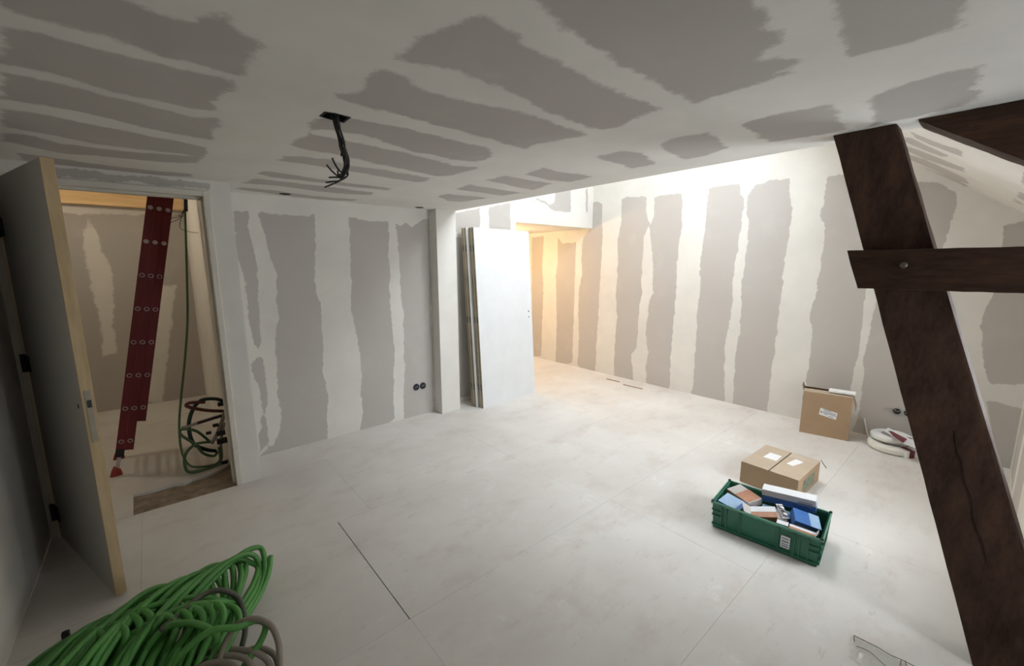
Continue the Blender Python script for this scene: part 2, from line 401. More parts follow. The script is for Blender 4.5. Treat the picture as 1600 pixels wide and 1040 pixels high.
wp = [[(q[0], q[2]) for q in (at(x, y, 1, YA) for x, y in tr(CA, p))] for p in wa]
slab('wall_back', lines(0.40, 2.56, 0.022), lines(0, H+0.05, 0.022), lambda a, b: (a, YA, b), (0, -1, 0), 0.10, M_WALL, wp)

# ---- doorway wall (plane y = YD) and its return
DX0, DX1, DZ = -0.545, 0.325, 2.05
dpoly = [[(q[0], q[2]) for q in (at(x, y, 1, YD) for x, y in tr(C1_, [(150,522),(300,533),(320,548),(420,545),(560,563),(655,577),(650,588),(560,583),(400,568),(250,556),(150,545)]))]]
slab('wall_doorway', lines(XL, 0.48, 0.022, (DX0-0.035, DX1+0.035)), lines(0, H+0.05, 0.022, (DZ+0.035,)), lambda a, b: (a, YD, b), (0, -1, 0), 0.10, M_WALL, dpoly,
     lambda x, z: not (DX0-0.035 < x < DX1+0.035 and z < DZ+0.035))
tag(MB().box((0.38, YD+0.10, 0), (0.48, 6.45, 3.02)).build('wall_closet_right', M_PLASTER), kind='structure')
# ---- left wall
slab('wall_left', lines(YDO-0.1, YD+0.05, 0.05), lines(0, H+0.05, 0.05), lambda a, b: (XL, a, b), (1, 0, 0), 0.10, M_WALL,
     [[(-1.2, 0.1), (-0.3, 0.1), (-0.3, 2.0), (-1.2, 2.0)], [(0.1, 0.1), (0.95, 0.1), (0.95, 2.0), (0.1, 2.0)], [(1.3, 0.1), (2.1, 0.1), (2.1, 2.0), (1.3, 2.0)]])
# ---- pilaster closing the far wall
MB().box((2.255, 3.80, 0), (2.49, YA+0.02, H+0.04)).build('wall_pilaster', M_PLASTER, bevel=0.003)['kind'] = 'structure'
# ---- alcove wall with header (plane y = YW)
dp = [[(q[0], q[2]) for q in (at(x, y, 1, YW) for x, y in tr(CD, p))] for p in (
 [(112,275),(310,235),(310,390),(150,420),(112,420)], [(385,225),(555,190),(562,420),(385,420)], [(720,182),(770,172),(860,205),(890,250),(960,266),(1050,266),(1050,60),(930,60),(915,190),(880,212),(840,180),(780,150)], [(1170,70),(1190,70),(1188,270),(1172,270)])]
dp += [[(2.58, 0.05), (2.95, 0.05), (2.95, 1.9), (2.58, 1.9)], [(3.1, 0.05), (3.42, 0.05), (3.42, 1.9), (3.1, 1.9)]]
slab('wall_alcove', lines(2.46, XB, 0.025, (3.50,)), lines(0, 3.0, 0.025, (HEAD,)), lambda a, b: (a, YW, b), (0, -1, 0), 0.10, M_WALL, dp,
     lambda x, z: not (x > 3.50 and z < HEAD))
# ---- long right wall (plane x = XB)
wb = [(CB, [(-20,370),(22,365),(15,460),(20,560),(15,650),(12,770),(-20,775)]),
 (CB, [(68,368),(85,390),(130,385),(128,450),(125,560),(120,700),(118,797),(60,795),(65,650),(62,500),(68,450)]),
 (CB, [(185,255),(205,245),(218,260),(220,340),(218,420),(212,520),(205,640),(198,760),(195,830),(135,805),(140,700),(138,600),(140,550),(150,500),(148,420),(155,370),(180,340)]),
 (CB, [(285,240),(300,235),(368,232),(368,290),(378,320),(360,370),(355,440),(350,520),(355,560),(345,600),(340,680),(335,740),(315,770),(325,860),(258,845),(262,740),(268,640),(265,560),(272,460),(270,380),(282,320)]),
 (CB, [(395,235),(440,225),(490,220),(490,320),(478,390),(472,470),(468,560),(460,660),(450,770),(447,890),(370,875),(365,800),(375,760),(365,700),(380,580),(390,560),(392,480),(385,400),(380,340),(395,290)]),
 (CB, [(578,205),(620,195),(685,188),(685,220),(700,240),(690,330),(680,380),(672,440),(660,520),(658,600),(650,660),(635,720),(632,800),(633,925),(520,910),(530,830),(535,740),(540,640),(550,540),(552,440),(562,380),(570,300),(575,240)]),
 (CB, [(710,230),(740,195),(780,178),(850,170),(858,230),(862,300),(850,370),(838,440),(830,520),(818,600),(810,700),(795,790),(782,900),(775,975),(662,945),(665,850),(670,760),(685,690),(690,600),(688,540),(700,480),(708,400),(714,320),(708,290)]),
 (PX, [(1294,277),(1312,272),(1345,282),(1385,400),(1352,455),(1347,500),(1339,560),(1331,600),(1329,640),(1325,700),(1254,690),(1258,610),(1265,560),(1270,520),(1265,495),(1272,470),(1278,440),(1285,395),(1289,357),(1281,334),(1288,310)]),
 (PX, [(1420,283),(1456,284),(1476,290),(1494,303),(1496,316),(1486,349),(1473,392),(1462,460),(1450,560),(1440,640),(1430,710),(1329,690),(1338,655),(1343,640),(1350,590),(1349,560),(1372,456),(1390,390),(1405,300)]),
 (PX, [(1568,352),(1610,345),(1625,345),(1615,600),(1548,600),(1534,560),(1532,505),(1552,458),(1562,400)]),
 (PX, [(1541,625),(1612,640),(1590,740),(1556,740),(1550,680)])]
bp = [[(q[1], q[2]) for q in (at(x, y, 0, XB) for x, y in tr(c, p))] for c, p in wb]
bp += [[(5.55, 0.1), (6.2, 0.1), (6.2, 2.0), (5.55, 2.0)]]
RIDGE = 2.6; RZ = ROOF0+RS*RIDGE
def roofz(y): return ROOF0+RS*y if y < RIDGE else RZ-RS*(y-RIDGE)
slab('wall_right', lines(YK-0.1, 6.4, 0.022), lines(0, 3.95, 0.022), lambda a, b: (XB, a, b), (-1, 0, 0), 0.12, M_WALL, bp, lambda y, z: z < max(roofz(y), HEAD)+0.1)
slab('wall_upper', lines(0.40, YW+0.1, 0.06), lines(H+0.0135, 3.95, 0.06), lambda a, b: (XE, a, b), (1, 0, 0), 0.10, M_WALL, [[(0.4,2.5),(1.2,2.5),(1.2,3),(0.7,3)]], lambda y, z: z < roofz(y)+0.1)
# ---- knee wall with its window, dormer cheek and dormer wall
slab('wall_knee', lines(2.49, XB, 0.05, WIN_KNEE[:2]), lines(0, 1.92, 0.05, WIN_KNEE[2:]), lambda a, b: (a, YK, b), (0, 1, 0), 0.25, M_WALL,
     [[(3.62, 0.02), (4.15, 0.02), (4.12, 1.7), (3.62, 1.7)], [(4.32, 0.05), (4.78, 0.05), (4.78, 1.7), (4.32, 1.7)]],
     lambda x, z: not (WIN_KNEE[0] < x < WIN_KNEE[1] and WIN_KNEE[2] < z < WIN_KNEE[3]))
tag(MB().box((2.40, YDO-0.1, 0), (2.49, YK, H+0.05)).build('wall_dormer_cheek', M_PLASTER), kind='structure')
slab('wall_dormer', lines(XL, 2.42, 0.06, WIN_DORMER[:2]), lines(0, H+0.05, 0.06, WIN_DORMER[2:]), lambda a, b: (a, YDO, b), (0, 1, 0), 0.25, M_WALL,
     [[(0.66, 0.03), (2.35, 0.03), (2.35, 2.12), (0.66, 2.12)], [(-0.58, 0.03), (0.58, 0.03), (0.58, 2.12), (-0.58, 2.12)]],
     lambda x, z: not (WIN_DORMER[0] < x < WIN_DORMER[1] and WIN_DORMER[2] < z < WIN_DORMER[3]))
# ---- sloped ceilings
rpx = [[(195,305),(270,340),(420,400),(560,440),(600,465),(580,490),(470,455),(330,400),(240,360)],
 [(150,345),(215,360),(340,420),(480,485),(440,497),(300,445),(160,385)],
 [(170,415),(300,460),(450,520),(600,580),(600,610),(450,560),(300,510),(175,450)],
 [(190,480),(300,510),(450,580),(620,660),(630,700),(540,672),(380,595),(190,515)],
 [(210,540),(330,580),(450,630),(630,708),(600,716),(420,645),(220,565)],
 [(1040,615),(1080,620),(1080,695),(985,712),(1015,690)], [(1000,750),(1080,785),(1080,840),(990,795)], [(960,800),(1010,820),(1040,850),(970,835)]]
rp = [[tuple(at_roof(x, y)[:2]) for x, y in tr(CR, p)] for p in rpx]
_nn = Vector((0, RS, -1)).normalized(); _n2 = Vector((0, -RS, -1)).normalized()
slab('ceiling_slope', lines(XE, XB, 0.022, SKY_A[:2]), lines(YK-0.1, RIDGE, 0.03, SKY_A[2:]), lambda a, b: (a, b, ROOF0+RS*b), tuple(_nn), 0.20, M_WALL, rp,
     lambda x, y: not (SKY_A[0] < x < SKY_A[1] and SKY_A[2] < y < SKY_A[3]))
slab('ceiling_slope_far', lines(XE, XB, 0.06), lines(RIDGE, YW+0.12, 0.06), lambda a, b: (a, b, RZ-RS*(b-RIDGE)), tuple(_n2), 0.20, M_WALL, [[(2.8,2.8),(3.6,2.8),(3.6,3.8),(2.8,3.8)]])
# ---- windows
def window(idx, label, to3, u0, u1, v0, v1, depth):
    """frame of four bars and a pane, set `depth` back in the opening; to3(u, v, w) with w pointing into the room"""
    root = empty('window_%d' % idx, to3((u0+u1)/2, v0, -depth)); tag(root, label, 'window', kind='structure')
    def bar(a0, a1, b0, b1, w0=-depth-0.03, w1=-depth+0.03):
        vs = [to3(a, b, w) for w in (w0, w1) for a, b in ((a0, b0), (a1, b0), (a1, b1), (a0, b1))]
        return MB().add(vs, [(0,3,2,1),(4,5,6,7),(0,1,5,4),(1,2,6,5),(2,3,7,6),(3,0,4,7)])
    t = 0.05
    for q in ((u0, u1, v0, v0+t), (u0, u1, v1-t, v1), (u0, u0+t, v0+t, v1-t), (u1-t, u1, v0+t, v1-t)):
        bar(*q).build('frame_bar', M_PVC, root, bevel=0.004)
    bar(u0+t, u1-t, v0+t, v1-t, -depth-0.006, -depth+0.006).build('pane', M_GLASS, root)
window(1, 'white framed window in the low wall behind the timber post', lambda a, b, w: Vector((a, YK+w, b)), *WIN_KNEE, 0.15)
window(2, 'white framed dormer window in the wall behind the camera bay', lambda a, b, w: Vector((a, YDO+w, b)), *WIN_DORMER, 0.15)
window(3, 'white framed roof light in the sloped ceiling', lambda a, b, w: Vector((a, b, ROOF0+RS*b)) + _nn*w, *SKY_A, 0.12)
# ---- alcove passage beyond the header
tag(MB().box((3.40, YW+0.10, 0), (3.50, 5.30, HEAD+0.02)).build('wall_passage_left', M_PLASTER), kind='structure')
tag(MB().box((2.50, 5.20, 0), (3.40, 5.30, HEAD+0.02)).build('wall_passage_jamb', M_PLASTER), kind='structure')
tag(MB().box((2.50, 6.40, 0), (XB+0.1, 6.50, HEAD+0.02)).build('wall_passage_back', M_PLASTER), kind='structure')
tag(MB().box((2.40, 5.20, 0), (2.50, 6.50, HEAD+0.02)).build('wall_passage_end', M_PLASTER), kind='structure')
tag(MB().box((2.40, YW+0.10, HEAD), (XB, 6.50, HEAD+0.12)).build('ceiling_passage', M_PLASTER), kind='structure')
# ---- closet beyond the doorway
cw = [[(q[0], q[2]) for q in (at(x, y, 1, 6.35) for x, y in tr(CC, p))] for p in (
 [(320,360),(345,305),(375,350),(390,430),(430,480),(440,600),(440,700),(450,820),(400,835),(390,700),(350,560),(330,450)],
 [(150,225),(740,225),(740,275),(540,290),(420,280),(330,285),(230,275),(150,275)], [(600,560),(680,560),(630,1010),(560,1010)])]
slab('wall_closet_back', lines(-1.3, 0.39, 0.025), lines(0, 3.0, 0.025), lambda a, b: (a, 6.35, b), (0, -1, 0), 0.10, M_CEIL, cw, invert=True)
tag(MB().box((-1.40, YD+0.10, 0), (-1.30, 6.45, 3.02)).build('wall_closet_left', M_PLASTER), kind='structure')
tag(MB().box((-1.40, YD+0.01, 0), (XL-0.1, YD+0.10, 3.02)).build('wall_closet_front', M_PLASTER), kind='structure')
tag(MB().box((-1.40, YD, 2.42), (0.48, YD+0.10, 3.02)).build('wall_closet_head', M_PLASTER), kind='structure')
tag(MB().box((-1.40, YD, 3.00), (0.48, 6.45, 3.10)).build('ceiling_closet', M_PLASTER), kind='structure')

# ------------------------------------------------------------------ floor: screed and gypsum fibre boards with open joints
floor = MB().box((-1.4, YDO-0.1, -0.12), (XB+0.1, 6.5, -0.022)).build('floor', M_SCREED); floor['kind'] = 'structure'
def board(x0, x1, y0, y1, g=0.0015):
    MB().box((x0+g, y0+g, -0.022), (x1-g, y1-g, 0)).build('floor_board', M_FLOOR, floor, bevel=0.0006)
rows = [(YDO-0.1, -0.28, [-0.05, 0.9, 2.1]), (-0.28, 0.665, [0.2, 1.45, 2.95, 4.2]), (0.665, 1.585, [0.74, 2.24, 3.74]), (1.585, 2.55, [0.735, 2.15, 3.6]), (2.55, 3.5, [-0.2, 0.95, 2.148, 3.55]), (3.5, 4.45, [1.715, 3.0, 4.2]), (4.45, 5.4, [3.3, 4.5]), (5.4, 6.4, [3.8])]
for y0, y1, js in rows:
    xa = XL if y1 < 3.6 else (0.47 if y1 < 4.5 else 2.5)
    xs = [xa] + [j for j in js if j > xa] + [XB]
    for a, b in zip(xs[:-1], xs[1:]):
        wide = (abs(y0-1.585) < .01 and (abs(a-0.735) < .01 or abs(b-0.735) < .01))
        MB().box((a+(0.0050 if wide and abs(a-0.735) < .01 else 0.0005), y0+0.0005, -0.022), (b-0.0005, y1-0.0005, 0)).build('floor_board', M_FLOOR, floor)
# closet boards with the broken edge that leaves the screed bare at the doorway
edge = [at(x, y, 2, 0)[:2] for x, y in ((208,803),(208,772),(232,767),(250,762),(270,756),(288,754),(300,748),(318,743),(335,737))]
poly = [(-1.30, 3.503), (-0.247, 3.503)] + [tuple(e) for e in edge[1:]] + [(0.379, 3.98), (0.379, 5.1), (-1.30, 5.1)]
MB().prism([(x, y, -0.022) for x, y in poly], (0, 0, 0.022)).build('floor_board', M_FLOOR, floor)
MB().box((-1.30, 5.103, -0.022), (0.379, 6.35, 0)).build('floor_board', M_FLOOR, floor)

# ------------------------------------------------------------------ door frame and the open leaf
door = empty('door_1', (-0.12, YD, 0)); tag(door, 'open pine edged door and its pale frame at the closet doorway', 'door', kind='structure')
M_JAMB = simple('cream_jamb', (0.74, 0.67, 0.53), 0.5, var=0.06, vscale=5)
def jamb(x0, x1, sgn):
    j = MB().box((x0, YD-0.012, 0), (x1, YD+0.115, DZ+0.035)).build('jamb', M_JAMB if sgn > 0 else M_FRAME, door, bevel=0.003)
    a, b = (x1, x1+0.014) if sgn > 0 else (x0-0.014, x0)
    MB().box((a, YD+0.045, 0), (b, YD+0.115, DZ)).build('stop', M_FRAME, j, bevel=0.002)
jamb(DX0-0.035, DX0, 1); jamb(DX1, DX1+0.035, -1)
hj = MB().box((DX0, YD-0.012, DZ), (DX1, YD+0.115, DZ+0.035)).build('head_jamb', M_FRAME, door, bevel=0.003)
MB().box((DX0+0.014, YD+0.045, DZ-0.014), (DX1-0.014, YD+0.115, DZ)).build('stop', M_FRAME, hj, bevel=0.002)
A_ = Vector((-0.566, 3.478, 0)); Bf = Vector((-0.290, 2.632, 0)); Lf = (Bf-A_).length
ex = (Bf-A_).normalized(); ey = Vector((-ex.y, ex.x, 0))
if ey.x < 0: ey = -ey
ML = Matrix(((ex.x, ey.x, 0, A_.x), (ex.y, ey.y, 0, A_.y), (0, 0, 1, 0), (0, 0, 0, 1)))
leaf = MB().box((0.012, 0.0, 0.012), (Lf-0.012, 0.042, 2.043), ML).build('leaf', M_LEAF_SHADED, door, bevel=0.0015)
MB().box((Lf-0.012, 0.0, 0.012), (Lf, 0.042, 2.043), ML).build('edge_strip', M_PINE, leaf, bevel=0.001)
MB().box((0.0, 0.0, 0.012), (0.012, 0.042, 2.043), ML).build('edge_strip', M_PINE, leaf, bevel=0.001)
lp = MB().box((Lf, 0.010, 0.80), (Lf+0.0025, 0.032, 1.045), ML).build('lock_plate', simple('dull_lock_plate', (0.36, 0.32, 0.25), 0.5, 0.4), leaf, bevel=0.0008)
MB().box((Lf+0.0024, 0.014, 0.965), (Lf+0.005, 0.029, 1.000), ML).build('latch_slot', M_BLACK, leaf)
MB().box((Lf-0.075, -0.0015, 0.955), (Lf-0.062, 0.001, 0.975), ML).build('spindle_hole', M_BLACK, leaf)
for z in (0.17, 1.07, 1.80):
    h_ = MB().tube([ML @ Vector((-0.008, -0.012, z-0.05)), ML @ Vector((-0.008, -0.012, z+0.05))], 0.011, 10).build('hinge', M_BLACK, door)
    MB().box((-0.005, -0.006, z-0.045), (0.06, 0.0005, z+0.045), ML).build('hinge_plate', M_BLACK, h_)

# ------------------------------------------------------------------ timber truss
def beam(name, sections, mat, parent, jit=0.003, seed=1, n=14):
    """loft of 4-corner sections with slightly hewn faces"""
    rnd = random.Random(seed); S = []
    for i in range(len(sections)-1):
        for k in range(n):
            t = k/n; S.append([Vector(a).lerp(Vector(b), t) for a, b in zip(sections[i], sections[i+1])])
    S.append([Vector(p) for p in sections[-1]]); mb = MB(); vs = []
    for s in S:
        ring = []
        for i in range(4):
            for t in (0.0, 0.04, 0.35, 0.65, 0.96):
                p = s[i].lerp(s[(i+1) % 4], t); c = sum(s, Vector())/4
                if t == 0.0: p = p.lerp(c, 0.012)
                ring.append(p + Vector((rnd.uniform(-jit, jit), rnd.uniform(-jit, jit), rnd.uniform(-jit, jit))))
        vs += ring
    m_ = 20; fs = []
    for i in range(len(S)-1):
        for k in range(m_): fs.append((i*m_+k, i*m_+(k+1) % m_, (i+1)*m_+(k+1) % m_, (i+1)*m_+k))
    fs += [tuple(range(m_))[::-1], tuple((len(S)-1)*m_+k for k in range(m_))]
    mb.add(vs, fs); return mb.build(name, mat, parent)
truss = tag(empty('roof_truss', (2.55, -0.2, 0)), 'dark brown timber truss with leaning post, bolted cross tie and sloping rafter', 'truss')
X0, X1 = 2.345, 2.465
beam('post', [[(X0,-0.105,0.0),(X0,-0.350,0.0),(X1,-0.350,0.0),(X1,-0.105,0.0)], [(X0,0.564,2.153),(X0,0.355,2.153),(X1,0.355,2.153),(X1,0.564,2.153)]], M_BEAM, truss, 0.0012, 3, 24)
X2 = 2.265
tie = beam('cross_tie', [[(X2,0.398,1.497),(X2,0.450,1.6535),(X0-0.002,0.450,1.6535),(X0-0.002,0.398,1.497)], [(X2,-0.30,1.496),(X2,-0.30,1.656),(X0-0.002,-0.30,1.656),(X0-0.002,-0.30,1.496)]], M_BEAM_H, truss, 0.0012, 5, 16)
for yy, zz in ((0.264, 1.5925),):
    Mx = Matrix.Translation((X2, yy, zz)) @ Matrix.Rotation(-math.pi/2, 4, 'Y')
    MB().lathe([(0.0, 0.012), (0.008, 0.011), (0.012, 0.006), (0.013, -0.004), (0.0, -0.004)], Mx, 14).build('bolt_head', simple('rusty_bolt', (0.16, 0.13, 0.11), 0.45, 0.5), tie, smooth=True)
ra = lambda y: 1.9487+0.689*y
beam('rafter', [[(X0,0.292,ra(0.292)),(X0,0.292,2.1535),(2.498,0.292,2.1535),(2.498,0.292,ra(0.292))], [(X0,-0.32,ra(-0.32)),(X0,-0.32,2.1535),(2.498,-0.32,2.1535),(2.498,-0.32,ra(-0.32))]], M_BEAM_H, truss, 0.0012, 9, 24)
# long drying crack along the post
crk = MB()
cp_ = [at(x, y, 0, X0-0.0015) for x, y in ((1492,672),(1494,700),(1503,722),(1507,752),(1518,780),(1521,812),(1536,850),(1541,880))]
crk.tube(spline(cp_, 6), [0.0004]+[0.0011]*(7*6-1)+[0.0004], 6).build('crack', simple('crack_black', (0.006, 0.004, 0.003), 0.9), truss)

# ------------------------------------------------------------------ joist and lamps
tag(MB().box((-1.30, 6.20, 2.222), (0.378, 6.30, 2.40)).build('ceiling_joist', M_PINE_X, bevel=0.003), 'raw pine joist across the top of the closet behind the ladder', 'joist')
def bulb(label, x, y, ztop, z, strength, col, r=0.035):
    root = tag(empty('bare_bulb', (x, y, ztop)), label, 'bulb')
    MB().tube([(x, y, ztop), (x, y, z+0.10)], 0.004, 8).build('flex', M_BLACK, root)
    MB().tube([(x, y, z+0.11), (x, y, z+0.045)], 0.018, 12).build('socket', M_BLACK, root)
    prof = [(0.0, -r)]+[(r*math.cos(a), r*math.sin(a)) for a in np.linspace(-1.3, 0.9, 9)]+[(0.014, 0.05), (0.0, 0.05)]
    MB().lathe(prof, Matrix.Translation((x, y, z)), 16).build('glass_globe', emis('bulb_glow', col, strength), root, smooth=True)
bulb('glowing bare bulb hanging in the alcove passage behind the door stack', 3.78, 5.05, HEAD, 1.80, 780.0, (1.0, 0.66, 0.34))
bulb('glowing bare bulb hanging high in the closet above the ladder', -0.75, 5.05, 3.00, 2.36, 250.0, (1.0, 0.86, 0.68))

# ------------------------------------------------------------------ door leaves leaning on the alcove wall
yl, yr = 3.640, 3.700; ang = math.atan2(yr-yl, 0.860)
M_HINGE = simple('dull_hinge', (0.13, 0.115, 0.085), 0.6, 0.3, var=0.3, vscale=40)
def leaning(k, dx, back, lean, label, holes):
    root = empty('leaning_door', (2.694+dx, 3.640+back+dx*math.tan(ang), 0.0), (-lean, 0, ang)); tag(root, label, 'door leaf', 'door leaves stacked against the alcove wall')
    W, T, Hh = 0.865, 0.040, 2.00
    MB().box((0.0015, 0, 0), (W-0.0015, 0.0035, Hh)).build('front_skin', M_LEAF, root, world=False)
    MB().box((0.0015, T-0.0035, 0), (W-0.0015, T, Hh)).build('back_skin', M_LEAF, root, world=False)
    MB().box((0, 0.0035, 0), (0.035, T-0.0035, Hh)).build('edge_stile', M_CORE, root, world=False)
    MB().box((W-0.035, 0.0035, 0), (W, T-0.0035, Hh)).build('edge_stile', M_CORE, root, world=False)
    MB().box((0.035, 0.0035, 0), (W-0.035, T-0.0035, 0.035)).build('edge_rail', M_CORE, root, world=False)
    MB().box((0.035, 0.0035, Hh-0.035), (W-0.035, T-0.0035, Hh)).build('edge_rail', M_CORE, root, world=False)
    for z in (0.24, 1.0, 1.78):
        MB().box((-0.0015, 0.010, z-0.035), (0.0, T-0.012, z+0.035)).build('hinge_plate', M_HINGE, root, world=False)
    if holes:
        for z in (1.035, 0.965):
            MB().disc(Matrix.Translation((W-0.06, 0.0, z)) @ Matrix.Rotation(math.pi/2, 4, 'X'), 0.010 if z > 1 else 0.008, 14, -0.0005, 0.0015).build('lock_hole', M_BLACK, root, world=False)
ln = 0.062
leaning(0, 0.0, 0.0, ln, 'white door leaf with two lock holes, foremost of the leaning stack', True)
leaning(1, -0.004, 0.0425, ln, 'door leaf with brown edge right behind the foremost leaning leaf', False)
leaning(2, -0.034, 0.092, ln, 'third door leaf back in the leaning stack, set out towards the pilaster', False)
leaning(3, -0.038, 0.1345, ln, 'rearmost door leaf of the stack leaning on the alcove wall', False)

# ------------------------------------------------------------------ red ladder in the closet
M_RED = simple('red_fibreglass', (0.125, 0.003, 0.005), 0.5, var=0.12, vscale=6)
M_RING = simple('worn_rung_end', (0.50, 0.42, 0.42), 0.4, 0.5, var=0.2)
ladder = tag(empty('ladder', (-0.22, 4.48, 0)), 'red three section ladder leaning in the closet', 'ladder')
sl = 0.205; a_l = math.atan(sl); axL = Vector((math.sin(a_l), 0, math.cos(a_l))); wL = Vector((math.cos(a_l), 0, -math.sin(a_l)))
P0 = Vector((-0.3815, 0, 0))
def lpt(u, w, y):  # u along the ladder, w across the rail stack
    p = P0 + axL*u + wL*w; return Vector((p.x, y, p.z))
def lbox(u0, u1, w0, w1, y0, y1):
    vs = [lpt(u, w, y) for u in (u0, u1) for w, y in ((w0, y0), (w1, y0), (w1, y1), (w0, y1))]
    return MB().add(vs, [(0,3,2,1),(4,5,6,7),(0,1,5,4),(1,2,6,5),(2,3,7,6),(3,0,4,7)])
for k, (u0, yo) in enumerate(((0.19, 0.0), (0.205, 0.012), (0.43, 0.024))):
    w0, w1 = 0.0515*k, 0.0515*k+0.0512
    sec = empty('ladder_section', tuple(lpt(u0, w0, 4.48)-Vector(ladder.location))); sec.parent = ladder
    top = 2.86-0.03*k
    for y0, y1 in ((4.28, 4.306), (4.66-0.0*yo, 4.686)):
        lbox(u0, top, w0, w1, y0, y1).build('rail', M_RED, sec, bevel=0.0008)
    for i in range(11):
        u = 0.278+i*0.2585
        if u < u0+0.03 or u > top: continue
        c = (w0+w1)/2
        MB().tube([lpt(u, c, 4.306), lpt(u, c, 4.66)], 0.014, 10).build('rung', M_STEEL, sec)
        Mr = Matrix.Translation(lpt(u+0.004*(k-1), c, 4.2795)) @ Matrix.Rotation(math.pi/2, 4, 'X')
        full = i in (6, 7)
        MB().lathe([(0.0 if full else 0.011, 0.0), (0.0 if full else 0.011, 0.003), (0.0145, 0.003), (0.0165, 0.0)], Mr, 18).build('rung_end', M_RING, sec)
for y0 in (4.283, 4.663):
    ft = lbox(0.045, 0.20, 0.012, 0.036, y0, y0+0.02).build('foot_bracket', simple('grey_foot', (0.45, 0.42, 0.38), 0.5, 0.3), ladder, bevel=0.002)
    lbox(0.15, 0.215, 0.0, 0.052, y0-0.006, y0+0.026).build('foot_clamp', M_BLACK, ft, bevel=0.003)
    MB().prism([(-0.395, y0-0.014, 0.0), (-0.322, y0-0.014, 0.0), (-0.330, y0-0.014, 0.035), (-0.345, y0-0.014, 0.066), (-0.370, y0-0.014, 0.066), (-0.386, y0-0.014, 0.03)], (0, 0.05, 0)).build('rubber_foot', simple('red_rubber', (0.28, 0.03, 0.02), 0.7), ft, bevel=0.003)

# ------------------------------------------------------------------ cables in the closet
M_GREEN_D = simple('green_conduit_dull', (0.085, 0.165, 0.075), 0.5, var=0.15)
M_TEAL = simple('dark_teal_conduit', (0.012, 0.035, 0.028), 0.45)
M_BROWN = simple('brown_red_cable', (0.13, 0.035, 0.02), 0.5)
M_PURPLE = simple('purple_cable', (0.055, 0.03, 0.05), 0.5)
M_GREYC = simple('grey_cable', (0.30, 0.27, 0.23), 0.6)
def cp3(seq):  # photo pixel + own depth y
    return [at(x, y, 1, Y) for x, y, Y in seq]
drop = tag(empty('hanging_conduit', tuple(cp3([(290,318,4.5)])[0])), 'green conduit hanging beside the ladder with black sleeve and loose wires', 'cable')
pts = cp3([(288,300,4.5),(290,360,4.5),(292,430,4.5),(293,500,4.5),(289,560,4.48),(283,620,4.45),(280,665,4.35),(284,705,4.22),(297,733,4.10),(318,741,4.0),(340,735,3.98),(357,724,4.0)])
for p in pts: p[2] = max(p[2], 0.012)
MB().tube(spline(pts, 6), 0.0085, 8).build('conduit', M_GREEN_D, drop, smooth=True)
MB().tube(cp3([(289,296,4.49),(290,330,4.49)]), 0.016, 10).build('sleeve', M_BLACK, drop)
for q in ([(289,325,4.48),(280,338,4.46),(268,341,4.44),(262,349,4.44),(250,346,4.44)], [(289,328,4.48),(281,341,4.46),(268,347,4.44),(263,352,4.44),(252,350,4.44)], [(289,322,4.48),(281,350,4.46),(284,358,4.45),(296,362,4.42),(310,364,4.40)], [(290,325,4.48),(286,338,4.46),(278,336,4.45)]):
    MB().tube(spline(cp3(q), 5), 0.0022, 6).build('wire', M_BLACK, drop)
tang = tag(empty('cable_tangle', (0.22, 4.02, 0)), 'tangle of green, brown and purple cables on the closet floor by the door jamb', 'cables')
def tcab(seq, r, mat, nm='cable', cl=False):
    r *= 1.3; P = cp3(seq)
    for p in P: p[2] = max(p[2], r+0.002); p[0] = min(p[0], 0.375-r)
    MB().tube(spline(P, 7, cl), r, 8, cl).build(nm, mat, tang, smooth=True)
tcab([(356,628,4.05),(338,623,4.03),(315,625,4.0),(301,640,4.0),(295,665,4.0),(302,692,4.0),(322,702,4.02),(337,704,4.05)], 0.011, M_TEAL)
tcab([(340,705,4.05),(334,712,4.03),(318,708,4.0),(305,694,3.98),(284,680,3.97),(282,672,3.97),(294,670,3.99),(310,675,4.02),(328,690,4.05)], 0.008, M_GREEN_D)
tcab([(328,690,4.0),(305,694,3.96),(289,712,3.94),(292,735,3.93),(310,743,3.93),(334,734,3.95),(344,718,3.97),(342,698,4.0)], 0.0085, M_GREEN_D)
tcab([(350,642,4.05),(325,641,4.02),(300,637,3.98),(291,633,3.97),(298,629,3.98),(320,628,4.0)], 0.010, M_BROWN)
tcab([(350,648,4.05),(330,654,4.02),(308,661,4.0)], 0.010, M_PURPLE); tcab([(308,661,4.0),(296,665,3.99),(284,668,3.98)], 0.009, M_GREYC)
tcab([(352,640,4.04),(346,660,4.03),(338,680,4.02),(330,693,4.0)], 0.011, M_GREYC)
tcab([(350,660,4.03),(345,690,4.02),(346,715,4.0),(340,735,3.98)], 0.009, M_GREYC)
for (x, y, Y, s) in ((337,664,4.0,0.020), (326,676,4.0,0.018), (345,676,4.02,0.03), (347,688,4.02,0.035), (350,630,4.05,0.025), (352,725,3.97,0.02)):
    c = at(x, y, 1, Y); c[0] = min(c[0], 0.335); c[2] = max(c[2], s*0.7)
    MB().box((c[0]-s, c[1]-s*0.6, c[2]-s*0.6), (c[0]+s, c[1]+s*0.6, c[2]+s*0.6)).build('connector', M_BLACK, tang, bevel=0.003)

